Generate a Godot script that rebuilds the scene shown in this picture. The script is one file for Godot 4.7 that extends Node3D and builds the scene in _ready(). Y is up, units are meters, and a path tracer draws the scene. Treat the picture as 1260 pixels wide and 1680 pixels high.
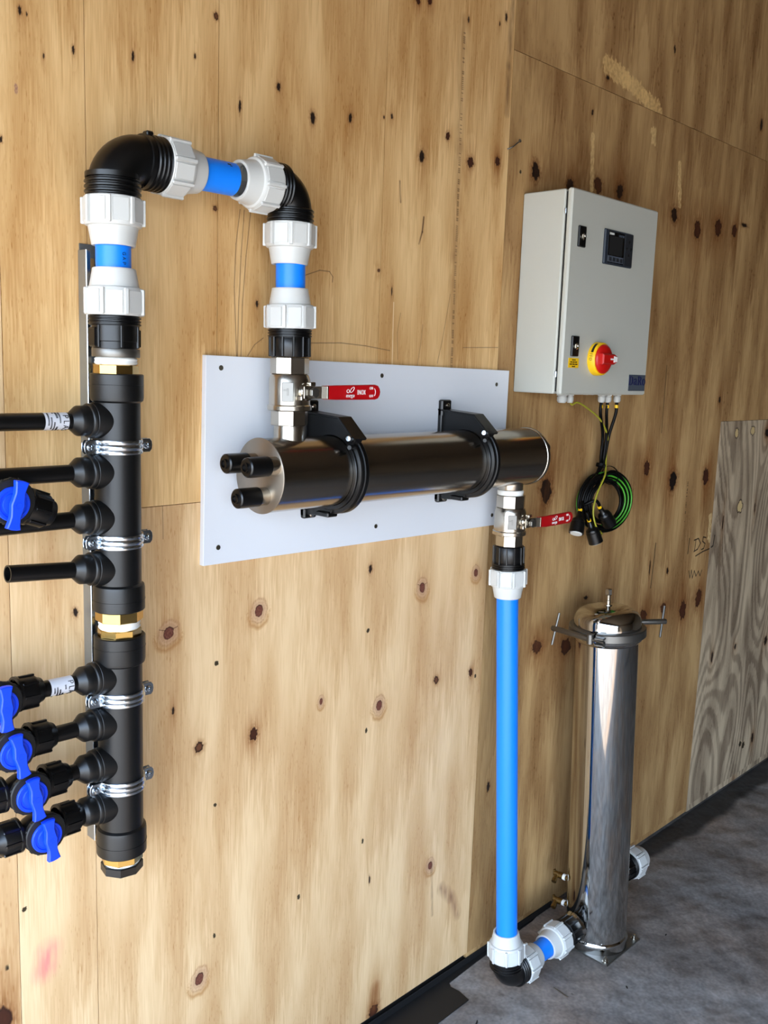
extends Node3D

var M := {}
var rng := RandomNumberGenerator.new()
var face_font: SystemFont
var serif_font: SystemFont

# ---------------------------------------------------------------- mesh building
class MB:
	var v := PackedVector3Array()
	var n := PackedVector3Array()
	var u := PackedVector2Array()
	var ix := PackedInt32Array()

	func add(p: Vector3, nn: Vector3, uv := Vector2.ZERO) -> int:
		v.append(p)
		n.append(nn)
		u.append(uv)
		return v.size() - 1

	func tri(a: int, b: int, c: int) -> void:
		var g := (v[b] - v[a]).cross(v[c] - v[a])
		if g.length_squared() < 1e-20:
			return
		if g.dot(n[a] + n[b] + n[c]) > 0.0:
			ix.append_array(PackedInt32Array([a, c, b]))
		else:
			ix.append_array(PackedInt32Array([a, b, c]))

	func quad(a: int, b: int, c: int, d: int) -> void:
		tri(a, b, c)
		tri(a, c, d)

	# a solid of revolution round local y; the profile runs so that (dh, -dr) points outward
	func lathe(prof: Array, xf := Transform3D.IDENTITY, segs := 40, a0 := 0.0, a1 := TAU, soft := 38.0) -> MB:
		var cnt := prof.size() - 1
		var sn: Array[Vector2] = []
		for i in cnt:
			var d: Vector2 = prof[i + 1] - prof[i]
			sn.append(Vector2(d.y, -d.x).normalized())
		var lim := cos(deg_to_rad(soft))
		var run := 0.0
		for i in cnt:
			var p0: Vector2 = prof[i]
			var p1: Vector2 = prof[i + 1]
			if p0.distance_to(p1) < 1e-7:
				continue
			var n0 := sn[i]
			var n1 := sn[i]
			if i > 0 and sn[i - 1].dot(sn[i]) > lim:
				n0 = (sn[i - 1] + sn[i]).normalized()
			if i < cnt - 1 and sn[i + 1].dot(sn[i]) > lim:
				n1 = (sn[i + 1] + sn[i]).normalized()
			var start := v.size()
			var nxt := run + p0.distance_to(p1)
			for k in segs + 1:
				var a := a0 + (a1 - a0) * k / segs
				var c := cos(a)
				var s := sin(a)
				add(xf * Vector3(p0.x * c, p0.y, p0.x * s), (xf.basis * Vector3(n0.x * c, n0.y, n0.x * s)).normalized(), Vector2(float(k) / segs, run))
				add(xf * Vector3(p1.x * c, p1.y, p1.x * s), (xf.basis * Vector3(n1.x * c, n1.y, n1.x * s)).normalized(), Vector2(float(k) / segs, nxt))
			for k in segs:
				var q := start + k * 2
				quad(q, q + 1, q + 3, q + 2)
			run = nxt
		return self

	# a polygon in the local xz plane extruded along local y from h0 to h1, both rims bevelled
	func prism(poly_in: PackedVector2Array, h0: float, h1: float, bev := 0.0, xf := Transform3D.IDENTITY, soft := 25.0) -> MB:
		var poly := poly_in.duplicate()
		var area := 0.0
		var m := poly.size()
		for i in m:
			area += poly[i].cross(poly[(i + 1) % m])
		if area < 0.0:
			poly.reverse()
		var en: Array[Vector2] = []
		for i in m:
			var d := poly[(i + 1) % m] - poly[i]
			en.append(Vector2(d.y, -d.x).normalized())
		var inner := PackedVector2Array()
		for i in m:
			var pn := en[(i + m - 1) % m]
			var bis := (pn + en[i])
			inner.append(poly[i] - bis / maxf(1.0 + pn.dot(en[i]), 0.3) * bev)
		var lim := cos(deg_to_rad(soft))
		var rings := [[inner, h0, poly, h0 + bev, -0.7], [poly, h0 + bev, poly, h1 - bev, 0.0], [poly, h1 - bev, inner, h1, 0.7]]
		for r in rings:
			if bev <= 0.0 and r[4] != 0.0:
				continue
			var pa: PackedVector2Array = r[0]
			var pb: PackedVector2Array = r[2]
			var tip: float = r[4]
			for i in m:
				var j := (i + 1) % m
				var ni := en[i]
				var nj := en[i]
				if en[(i + m - 1) % m].dot(en[i]) > lim:
					ni = (en[(i + m - 1) % m] + en[i]).normalized()
				if en[j].dot(en[i]) > lim:
					nj = (en[j] + en[i]).normalized()
				var w := sqrt(1.0 - tip * tip)
				var va := (xf.basis * Vector3(ni.x * w, tip, ni.y * w)).normalized()
				var vb := (xf.basis * Vector3(nj.x * w, tip, nj.y * w)).normalized()
				var q := add(xf * Vector3(pa[i].x, r[1], pa[i].y), va, pa[i])
				add(xf * Vector3(pa[j].x, r[1], pa[j].y), vb, pa[j])
				add(xf * Vector3(pb[j].x, r[3], pb[j].y), vb, pb[j])
				add(xf * Vector3(pb[i].x, r[3], pb[i].y), va, pb[i])
				quad(q, q + 1, q + 2, q + 3)
		var cap := inner if bev > 0.0 else poly
		var t := Geometry2D.triangulate_polygon(cap)
		for side in [[h0, -1.0], [h1, 1.0]]:
			var nn: Vector3 = (xf.basis * Vector3(0, side[1], 0)).normalized()
			var s := v.size()
			for p in cap:
				add(xf * Vector3(p.x, side[0], p.y), nn, p)
			for k in range(0, t.size(), 3):
				tri(s + t[k], s + t[k + 1], s + t[k + 2])
		return self

	func box(c: Vector3, s: Vector3, bev := 0.0, xf := Transform3D.IDENTITY) -> MB:
		var h := s / 2.0
		var b := bev
		var poly := PackedVector2Array([Vector2(-h.x, -h.z), Vector2(h.x, -h.z), Vector2(h.x, h.z), Vector2(-h.x, h.z)])
		if b > 0.0:
			poly = PackedVector2Array([Vector2(-h.x + b, -h.z), Vector2(h.x - b, -h.z), Vector2(h.x, -h.z + b), Vector2(h.x, h.z - b), Vector2(h.x - b, h.z), Vector2(-h.x + b, h.z), Vector2(-h.x, h.z - b), Vector2(-h.x, -h.z + b)])
		return prism(poly, -h.y, h.y, b * 0.8, xf * Transform3D(Basis.IDENTITY, c), 10.0)

	func tube(pts: PackedVector3Array, radius, segs := 12, caps := true, xf := Transform3D.IDENTITY) -> MB:
		var m := pts.size()
		var t := (pts[1] - pts[0]).normalized()
		var side := t.cross(Vector3.UP)
		if side.length() < 0.1:
			side = t.cross(Vector3.RIGHT)
		side = side.normalized()
		var start := v.size()
		var run := 0.0
		for i in m:
			var tt := (pts[mini(i + 1, m - 1)] - pts[maxi(i - 1, 0)]).normalized()
			side = (side - tt * side.dot(tt)).normalized()
			var up := side.cross(tt)
			var r: float = radius[i] if radius is Array else radius
			if i > 0:
				run += pts[i].distance_to(pts[i - 1])
			for k in segs + 1:
				var a := TAU * k / segs
				var d := side * cos(a) + up * sin(a)
				add(xf * (pts[i] + d * r), (xf.basis * d).normalized(), Vector2(float(k) / segs, run))
		for i in m - 1:
			for k in segs:
				var q := start + i * (segs + 1) + k
				quad(q, q + 1, q + segs + 2, q + segs + 1)
		if caps:
			for e in [0, m - 1]:
				var nn: Vector3 = (xf.basis * (pts[e] - pts[1 if e == 0 else m - 2])).normalized()
				var c := add(xf * pts[e], nn)
				var s := start + int(e) * (segs + 1)
				var f := v.size()
				for k in segs + 1:
					add(v[s + k], nn)
				for k in segs:
					tri(c, f + k, f + k + 1)
		return self

	func mesh() -> ArrayMesh:
		var a := []
		a.resize(Mesh.ARRAY_MAX)
		a[Mesh.ARRAY_VERTEX] = v
		a[Mesh.ARRAY_NORMAL] = n
		a[Mesh.ARRAY_TEX_UV] = u
		a[Mesh.ARRAY_INDEX] = ix
		var out := ArrayMesh.new()
		out.add_surface_from_arrays(Mesh.PRIMITIVE_TRIANGLES, a)
		return out

func V(x: float, y: float) -> Vector2:
	return Vector2(x, y)

func axis(o: Vector3, d: Vector3, front := Vector3(0, 0, 1)) -> Transform3D:
	var y := d.normalized()
	var z := (front - y * front.dot(y)).normalized()
	return Transform3D(Basis(y.cross(z), y, z), o)

func ngon(k: int, apothem: float, turn := 0.0) -> PackedVector2Array:
	var out := PackedVector2Array()
	for i in k:
		var a := TAU * (i + 0.5) / k + turn
		out.append(V(cos(a), sin(a)) * apothem / cos(PI / k))
	return out

func smooth(p: Array, per := 8) -> PackedVector3Array:
	var out := PackedVector3Array()
	for i in p.size() - 1:
		var a: Vector3 = p[maxi(i - 1, 0)]
		var b: Vector3 = p[i]
		var c: Vector3 = p[i + 1]
		var d: Vector3 = p[mini(i + 2, p.size() - 1)]
		for k in per:
			out.append(b.cubic_interpolate(c, a, d, float(k) / per))
	out.append(p[-1])
	return out

# ---------------------------------------------------------------- scene tree
func numbered(parent: Node, called: String) -> String:
	if not parent.has_node(NodePath(called)):
		return called
	var k := 1
	while parent.has_node(NodePath("%s_%03d" % [called, k])):
		k += 1
	return "%s_%03d" % [called, k]

func thing(called: String, label: String, category: String, xf := Transform3D.IDENTITY, group := "") -> Node3D:
	var o := Node3D.new()
	o.name = numbered(self, called)
	o.transform = xf
	add_child(o, true)
	o.set_meta("label", label)
	o.set_meta("category", category)
	if group:
		o.set_meta("group", group)
	return o

func relabel(o: Node3D, label: String, xf: Transform3D) -> Node3D:
	var c: Node3D = o.duplicate()
	c.name = numbered(self, String(o.name).get_slice("_0", 0))
	add_child(c, true)
	c.transform = xf
	c.set_meta("label", label)
	return c

func part(parent: Node, called: String, shape, mat: Material, xf := Transform3D.IDENTITY, label := "") -> MeshInstance3D:
	var o := MeshInstance3D.new()
	o.name = numbered(parent, called)
	o.mesh = shape.mesh() if shape is MB else shape
	o.material_override = mat
	o.transform = xf
	parent.add_child(o, true)
	if label:
		o.set_meta("label", label)
	return o

func struct(called: String, shape: MB, mat: Material, label: String) -> MeshInstance3D:
	var o := part(self, called, shape, mat)
	o.set_meta("kind", "structure")
	o.set_meta("label", label)
	return o

func text(parent: Node, s: String, high: float, mat: Material, xf: Transform3D, font: Font = null, wide := 1.0) -> void:
	var t := TextMesh.new()
	t.text = s
	t.font = font if font else face_font
	t.font_size = 64
	t.pixel_size = high / 47.0
	t.depth = 0.0005
	t.curve_step = 1.0
	part(parent, "lettering", t, mat, xf * Transform3D(Basis.from_scale(Vector3(wide, 1, 1)), Vector3.ZERO))

# ---------------------------------------------------------------- materials
func mat(called: String, c: Color, rough := 0.5, metal := 0.0) -> StandardMaterial3D:
	var m := StandardMaterial3D.new()
	m.albedo_color = c
	m.roughness = rough
	m.metallic = metal
	m.resource_name = called
	M[called] = m
	return m

func noise_tex(seed_: int, w: int, h: int, sx: float, sy: float, lo: float, hi: float, octaves := 3) -> Image:
	var ns := FastNoiseLite.new()
	ns.seed = seed_
	ns.frequency = 1.0
	ns.fractal_octaves = octaves
	var d := PackedByteArray()
	d.resize(w * h)
	# tiles: blend across the seam
	for y in h:
		for x in w:
			var fx := float(x) / w
			var fy := float(y) / h
			var a := TAU * fx
			var b := TAU * fy
			var k := ns.get_noise_3d(cos(a) * sx + cos(b) * sy * 0.7, sin(a) * sx + 11.0, sin(b) * sy + cos(b) * 3.1)
			d[y * w + x] = int(clampf(lerpf(lo, hi, 0.5 + 0.5 * k), 0.0, 1.0) * 255.0)
	return Image.create_from_data(w, h, false, Image.FORMAT_L8, d)

func itex(im: Image) -> ImageTexture:
	im.generate_mipmaps()
	return ImageTexture.create_from_image(im)

func make_materials() -> void:
	mat("white_plastic", Color(0.775, 0.775, 0.76), 0.36)
	mat("black_plastic", Color(0.018, 0.018, 0.02), 0.33)
	mat("black_pipe", Color(0.03, 0.031, 0.033), 0.4)
	mat("black_rubber", Color(0.03, 0.03, 0.032), 0.55)
	mat("blue_pipe", Color(0.05, 0.50, 0.96), 0.42)
	mat("blue_handle", Color(0.03, 0.25, 0.90), 0.4)
	mat("brass", Color(0.80, 0.67, 0.40), 0.2, 1.0)
	mat("dull_brass", Color(0.52, 0.43, 0.27), 0.35, 1.0)
	mat("nickel", Color(0.74, 0.71, 0.66), 0.24, 1.0)
	mat("cast_steel", Color(0.50, 0.49, 0.47), 0.45, 1.0)
	mat("zinc", Color(0.80, 0.84, 0.88), 0.2, 1.0)
	mat("galvanised", Color(0.60, 0.62, 0.63), 0.42, 0.9)
	mat("ptfe_tape", Color(0.9, 0.9, 0.88), 0.6)
	mat("red_sleeve", Color(0.66, 0.03, 0.06), 0.34)
	mat("red_knob", Color(0.72, 0.05, 0.03), 0.4)
	mat("yellow", Color(0.93, 0.74, 0.06), 0.45)
	mat("cabinet_grey", Color(0.72, 0.72, 0.68), 0.42)
	mat("gland_grey", Color(0.74, 0.74, 0.72), 0.45)
	mat("display_grey", Color(0.15, 0.18, 0.22), 0.4)
	mat("display_dark", Color(0.02, 0.02, 0.022), 0.25)
	mat("key_grey", Color(0.30, 0.33, 0.38), 0.5)
	mat("plate_grey", Color(0.16, 0.17, 0.19), 0.35, 0.2)
	mat("ink_blue", Color(0.03, 0.06, 0.28), 0.4)
	mat("ink_white", Color(0.9, 0.9, 0.88), 0.5)
	mat("ink_black", Color(0.03, 0.03, 0.03), 0.5)
	mat("sticker", Color(0.78, 0.78, 0.80), 0.35)
	mat("cable_black", Color(0.012, 0.012, 0.013), 0.42).metallic_specular = 0.3
	mat("cable_yellow", Color(0.62, 0.60, 0.16), 0.45)
	mat("cable_green", Color(0.25, 0.55, 0.14), 0.45)
	mat("panel_white", Color(0.86, 0.87, 0.89), 0.42)
	mat("panel_edge", Color(0.55, 0.56, 0.58), 0.5)
	mat("screw_steel", Color(0.35, 0.33, 0.28), 0.45, 0.8)
	mat("membrane", Color(0.055, 0.055, 0.06), 0.6)
	mat("gap_dark", Color(0.10, 0.08, 0.06), 0.9)
	mat("room_board", Color(0.30, 0.25, 0.19), 0.8)
	mat("room_ceiling", Color(0.32, 0.27, 0.21), 0.8)
	mat("yard", Color(0.66, 0.63, 0.585), 0.9)
	mat("hole_dark", Color(0.015, 0.015, 0.015), 0.8)
	# brushed stainless tube and the polished, handled filter housing
	mat("tube_steel", Color(0.66, 0.63, 0.59), 0.2, 1.0)
	mat("brushed_cap", Color(0.62, 0.575, 0.52), 0.42, 1.0)
	mat("polished_steel", Color(0.77, 0.765, 0.75), 0.07, 1.0)
	mat("maker_grey", Color(0.30, 0.33, 0.37), 0.35, 0.2)
	var bump := FastNoiseLite.new()
	bump.seed = 3
	bump.frequency = 0.12
	var bi := bump.get_seamless_image(256, 256)
	for k in ["black_pipe", "white_plastic", "cabinet_grey"]:
		var mm: StandardMaterial3D = M[k]
		var nm: Image = bi.duplicate()
		nm.bump_map_to_normal_map(1.0)
		mm.normal_enabled = true
		mm.normal_scale = 0.06 if k == "white_plastic" else 0.1
		mm.normal_texture = itex(nm)
		mm.uv1_triplanar = true
		mm.uv1_scale = Vector3(18, 18, 18)

# ---------------------------------------------------------------- plywood
# knots: [kind, x, y, half width, half height] in metres on the wall
func plywood(x0: float, y0: float, w: float, h: float, W: int, H: int, seed_: int, look: Dictionary, knots: Array, marks: Array = []) -> StandardMaterial3D:
	var H2 := H / 2
	var field := PackedFloat32Array()
	field.resize(W * H2)
	var warm := PackedFloat32Array()
	warm.resize(W * H2)
	var kx := W / w
	var ky := H2 / h
	for k in knots:
		var kind: String = k[0]
		if kind == "n" or kind == "v" or kind == "f":
			continue
		var rx: float = k[3] * (4.5 if kind == "R" else 3.5)
		var ry: float = k[4] * (6.0 if kind != "R" else 5.0)
		var amp := 0.9 if kind == "R" else 0.5
		var tint := {"R": 0.5, "r": 0.3, "k": 0.9, "d": 1.0, "s": 0.35}[kind] as float
		var cx: float = (k[1] - x0) * kx
		var cy: float = (y0 + h - k[2]) * ky
		for y in range(maxi(0, int(cy - ry * 2.2 * ky)), mini(H2, int(cy + ry * 2.2 * ky))):
			for x in range(maxi(0, int(cx - rx * 2.2 * kx)), mini(W, int(cx + rx * 2.2 * kx))):
				var dx := (x - cx) / (rx * kx)
				var dy := (y - cy) / (ry * ky)
				var e := exp(-(dx * dx + dy * dy) * 1.3)
				field[y * W + x] += amp * e
				warm[y * W + x] += tint * e * e
	var n1 := FastNoiseLite.new()
	n1.seed = seed_
	n1.frequency = 1.0
	n1.fractal_octaves = 2 if look.get("bold", false) else 3
	var n2 := FastNoiseLite.new()
	n2.seed = seed_ + 7
	n2.frequency = 1.0
	n2.fractal_octaves = 2
	var n3 := FastNoiseLite.new()
	n3.seed = seed_ + 19
	n3.frequency = 1.0
	n3.fractal_octaves = 2
	var light: Color = look.light
	var mid: Color = look.mid
	var brown := Color(0.50, 0.30, 0.14)
	var bands: float = look.bands
	var contrast: float = look.contrast
	var bold: bool = look.get("bold", false)
	var sx: float = look.get("sx", 3.2)
	var sy: float = look.get("sy", 0.75)
	var d := PackedByteArray()
	d.resize(W * H2 * 3)
	var i := 0
	var j := 0
	for y in H2:
		var Y := y0 + h - h * (y + 0.5) / H2
		for x in W:
			var X := x0 + w * (x + 0.5) / W
			var fine := n3.get_noise_2d(X * 260.0, Y * 11.0)
			var hair := n3.get_noise_2d(X * 75.0 + 31.0, Y * 2.6)
			var jag := (fine * 0.04 + hair * 0.05) * (0.25 if bold else 1.0)
			var c := n1.get_noise_2d(X * sx, (Y + jag) * sy)
			var s := (c + field[j] * 0.35) * bands
			s = s - floorf(s)
			var edge := s * s * s * (1.0 if s < 0.94 else (1.0 - s) / 0.06)
			if bold:
				edge = smoothstep(0.40, 0.62, s) * (1.0 - smoothstep(0.90, 0.99, s))
			var patch := n2.get_noise_2d(X * 9.0, (Y + jag) * 1.9)
			var t := clampf(0.40 + contrast * (edge - 0.25) + 0.55 * patch + 0.22 * fine + 0.1 * hair, 0.0, 1.0)
			var tick := n2.get_noise_2d(X * 420.0, Y * 34.0)
			if tick > 0.5 and patch > -0.12:
				t += (tick - 0.5) * (1.0 + 3.0 * maxf(patch, 0.0))
			var r := lerpf(light.r, mid.r, t)
			var g := lerpf(light.g, mid.g, t)
			var b := lerpf(light.b, mid.b, t)
			var wv := warm[j]
			if wv > 0.02:
				wv = clampf(wv * (0.45 + 0.5 * patch + 0.4 * fine), 0.0, 0.75)
				r = lerpf(r, brown.r, wv)
				g = lerpf(g, brown.g, wv)
				b = lerpf(b, brown.b, wv)
			d[i] = int(clampf(r, 0, 1) * 255.0)
			d[i + 1] = int(clampf(g, 0, 1) * 255.0)
			d[i + 2] = int(clampf(b, 0, 1) * 255.0)
			i += 3
			j += 1
	var im := Image.create_from_data(W, H2, false, Image.FORMAT_RGB8, d)
	im.resize(W, H, Image.INTERPOLATE_CUBIC)
	kx = W / w
	ky = H / h
	for k in knots:
		draw_knot(im, k, x0, y0 + h, kx, ky, n2)
	for m in marks:
		draw_mark(im, m, x0, y0 + h, kx, ky)
	var out := StandardMaterial3D.new()
	out.albedo_texture = itex(im)
	out.roughness = 0.62
	out.specular_mode = BaseMaterial3D.SPECULAR_SCHLICK_GGX
	out.metallic_specular = 0.35
	out.resource_name = "plywood"
	return out

func over(im: Image, x: int, y: int, c: Color, a: float) -> void:
	if a > 0.003 and x >= 0 and y >= 0 and x < im.get_width() and y < im.get_height():
		im.set_pixel(x, y, im.get_pixel(x, y).lerp(c, minf(a, 1.0)))

func draw_knot(im: Image, k: Array, x0: float, ytop: float, kx: float, ky: float, ns: FastNoiseLite) -> void:
	var kind: String = k[0]
	var cx: float = (k[1] - x0) * kx
	var cy: float = (ytop - k[2]) * ky
	var rx: float = maxf(k[3] * kx, 1.0)
	var ry: float = maxf(k[4] * ky, 1.0)
	var reach := 3.4 if kind == "R" else 2.4
	var turn: float = sin(k[1] * 91.0) * 0.22
	for y in range(int(cy - ry * reach) - 1, int(cy + ry * reach) + 2):
		for x in range(int(cx - rx * reach) - 1, int(cx + rx * reach) + 2):
			var px := (x - cx) / rx
			var py := (y - cy) / ry
			var qx := px * cos(turn) - py * sin(turn) * 0.6
			var qy := py
			var ang := atan2(qy, qx)
			var wob := 1.0 + (0.05 if kind == "R" else 0.15) * ns.get_noise_2d(cos(ang) * 1.3 + k[1] * 40.0, sin(ang) * 1.3 + k[2] * 40.0) * 2.0
			var r := sqrt(qx * qx + qy * qy) / wob
			var soft := 0.9 / minf(rx, ry)
			var inside := clampf((1.0 - r) / maxf(soft, 0.05) + 0.5, 0.0, 1.0)
			var gr := ns.get_noise_2d(x * 0.35, y * 0.13)
			match kind:
				"s":
					var slim := sqrt(qx * qx * 1.5 + qy * qy) / wob
					over(im, x, y, Color(0.40, 0.24, 0.12), 0.5 * clampf(1.7 - r, 0.0, 1.0) * (0.6 + gr))
					over(im, x, y, Color(0.10, 0.055, 0.035), clampf((1.0 - slim) / 0.3, 0.0, 1.0) * 0.92)
				"k":
					over(im, x, y, Color(0.42, 0.24, 0.12), 0.65 * clampf(2.0 - r, 0.0, 1.0) * (0.5 + gr))
					over(im, x, y, Color(0.235, 0.115, 0.07), inside * 0.95)
					over(im, x, y, Color(0.10, 0.05, 0.03), clampf(1.0 - absf(r - 0.95) / 0.16, 0.0, 1.0) * 0.7)
					over(im, x, y, Color(0.36, 0.20, 0.13), inside * clampf(0.3 - r + gr * 0.6, 0.0, 0.5))
				"d":
					over(im, x, y, Color(0.34, 0.18, 0.08), 0.75 * clampf(2.0 - r, 0.0, 1.0) * (0.55 + gr))
					over(im, x, y, Color(0.075, 0.04, 0.028), inside * 0.97)
					over(im, x, y, Color(0.20, 0.12, 0.08), inside * clampf(0.4 - r + gr, 0.0, 0.6))
				"R":
					var ring := 0.5 + 0.5 * sin(r * 8.0 + gr * 3.0)
					var halo := clampf((2.5 - r) / 0.9, 0.0, 1.0)
					over(im, x, y, Color(0.68, 0.53, 0.41).lerp(Color(0.78, 0.63, 0.50), ring), halo * 0.6)
					over(im, x, y, Color(0.56, 0.38, 0.22), clampf(1.0 - absf(r - 2.1) / 0.3, 0.0, 1.0) * (0.25 + 0.35 * gr))
					over(im, x, y, Color(0.62, 0.42, 0.22), clampf(1.0 - absf(r - 2.8) / 0.6, 0.0, 1.0) * 0.55 * clampf(py * 0.5 + 0.1 + gr, 0.0, 1.0))
					over(im, x, y, Color(0.37, 0.20, 0.15).lerp(Color(0.48, 0.30, 0.24), clampf(0.5 + gr, 0.0, 1.0)), inside)
					over(im, x, y, Color(0.17, 0.09, 0.06), clampf(1.0 - absf(r - 0.97) / 0.14, 0.0, 1.0) * (0.45 if py > -0.4 else 0.9))
					if k[3] > 0.0075 and sin(k[1] * 57.0) > -0.2 and absf(py + 0.35 + 0.25 * absf(px)) < 0.06 and absf(px) > 0.85 and absf(px) < 1.9:
						over(im, x, y, Color(0.25, 0.15, 0.1), 0.6)
				"r":
					over(im, x, y, Color(0.55, 0.38, 0.22), 0.5 * clampf(1.9 - r, 0.0, 1.0))
					over(im, x, y, Color(0.40, 0.25, 0.16), inside)
					over(im, x, y, Color(0.10, 0.06, 0.04), clampf(1.0 - absf(r - 0.85) / 0.25, 0.0, 1.0) * 0.85)
				"n":
					over(im, x, y, Color(0.86, 0.76, 0.58), 0.5 * clampf(1.0 - absf(r - 1.25) / 0.4, 0.0, 1.0) * clampf(px, 0.0, 1.0))
					over(im, x, y, Color(0.16, 0.13, 0.08), inside * 0.9)
				"f":
					over(im, x, y, Color(0.12, 0.08, 0.05), clampf(1.0 - absf(r - 1.12) / 0.2, 0.0, 1.0) * 0.85)
					over(im, x, y, Color(0.80, 0.70, 0.50), inside)
				"v":
					over(im, x, y, Color(0.45, 0.30, 0.36), inside * 0.6 * (0.6 + gr))

# marks: {p: points, w: width in metres, c: colour, a: strength, soft: true for a stain}
func draw_mark(im: Image, m: Dictionary, x0: float, ytop: float, kx: float, ky: float) -> void:
	var pts: Array = m.p
	var wid: float = m.w
	var chip := FastNoiseLite.new()
	chip.seed = 12
	chip.frequency = 1.0
	chip.fractal_octaves = 3
	for k in pts.size() - 1:
		var a: Vector2 = pts[k]
		var b: Vector2 = pts[k + 1]
		var lox := int((minf(a.x, b.x) - wid - x0) * kx) - 1
		var hix := int((maxf(a.x, b.x) + wid - x0) * kx) + 2
		var loy := int((ytop - maxf(a.y, b.y) - wid) * ky) - 1
		var hiy := int((ytop - minf(a.y, b.y) + wid) * ky) + 2
		for y in range(maxi(loy, 0), mini(hiy, im.get_height())):
			for x in range(maxi(lox, 0), mini(hix, im.get_width())):
				var p := V(x0 + (x + 0.5) / kx, ytop - (y + 0.5) / ky)
				var q := Geometry2D.get_closest_point_to_segment(p, a, b)
				var dist := p.distance_to(q)
				var f := clampf(1.0 - dist / wid, 0.0, 1.0) if m.get("soft", false) else clampf((wid * 0.5 - dist) * kx + 0.5, 0.0, 1.0)
				if m.get("torn", false):
					f = smoothstep(0.25, 0.38, f + 0.42 * chip.get_noise_2d(p.x * 60.0, p.y * 28.0)) * (0.75 + 0.5 * chip.get_noise_2d(p.x * 90.0, p.y * 70.0))
				elif m.get("soft", false):
					f *= clampf(0.85 + 0.9 * chip.get_noise_2d(p.x * 70.0, p.y * 14.0), 0.0, 1.2)
				if m.get("broken", false):
					f *= 1.0 if fposmod(sin(floorf(p.y * 260.0) * 12.9898) * 43758.5, 1.0) > 0.45 and fposmod(p.y * 260.0, 1.0) < 0.6 else 0.0
				over(im, x, y, m.c, f * m.a)

func sheet(parent: Node, m: Material, x0: float, x1: float, y0: float, y1: float, tx: Array, proud := 0.0) -> void:
	var mb := MB.new()
	var z0 := -0.012
	var z1 := proud
	var b := 0.0006
	var cut := 0.0007
	x0 += cut * 0.7
	x1 -= cut * 0.7
	y0 += cut
	y1 -= cut
	var c := [Vector3(x0, y0, 0), Vector3(x1, y0, 0), Vector3(x1, y1, 0), Vector3(x0, y1, 0)]
	var q: Array[int] = []
	for p in c:
		var s := Vector3(b if p.x == x0 else -b, b if p.y == y0 else -b, z1)
		q.append(mb.add(p + s, Vector3(0, 0, 1), V((p.x - tx[0]) / tx[2], 1.0 - (p.y - tx[1]) / tx[3])))
	mb.quad(q[0], q[1], q[2], q[3])
	for k in 4:
		var p: Vector3 = c[k]
		var r: Vector3 = c[(k + 1) % 4]
		var nn := Vector3((r - p).y, -(r - p).x, 0).normalized()
		var up := V((p.x - tx[0]) / tx[2], 1.0 - (p.y - tx[1]) / tx[3])
		var ur := V((r.x - tx[0]) / tx[2], 1.0 - (r.y - tx[1]) / tx[3])
		var e := mb.add(mb.v[q[k]], nn + Vector3(0, 0, 1), up)
		mb.add(mb.v[q[(k + 1) % 4]], nn + Vector3(0, 0, 1), ur)
		mb.add(r + Vector3(0, 0, z1 - b), nn, ur)
		mb.add(p + Vector3(0, 0, z1 - b), nn, up)
		mb.quad(e, e + 1, e + 2, e + 3)
		var f := mb.add(p + Vector3(0, 0, z1 - b), nn, up)
		mb.add(r + Vector3(0, 0, z1 - b), nn, ur)
		mb.add(r + Vector3(0, 0, z0), nn, ur)
		mb.add(p + Vector3(0, 0, z0), nn, up)
		mb.quad(f, f + 1, f + 2, f + 3)
	part(parent, "plywood_sheet", mb, m)

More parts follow.
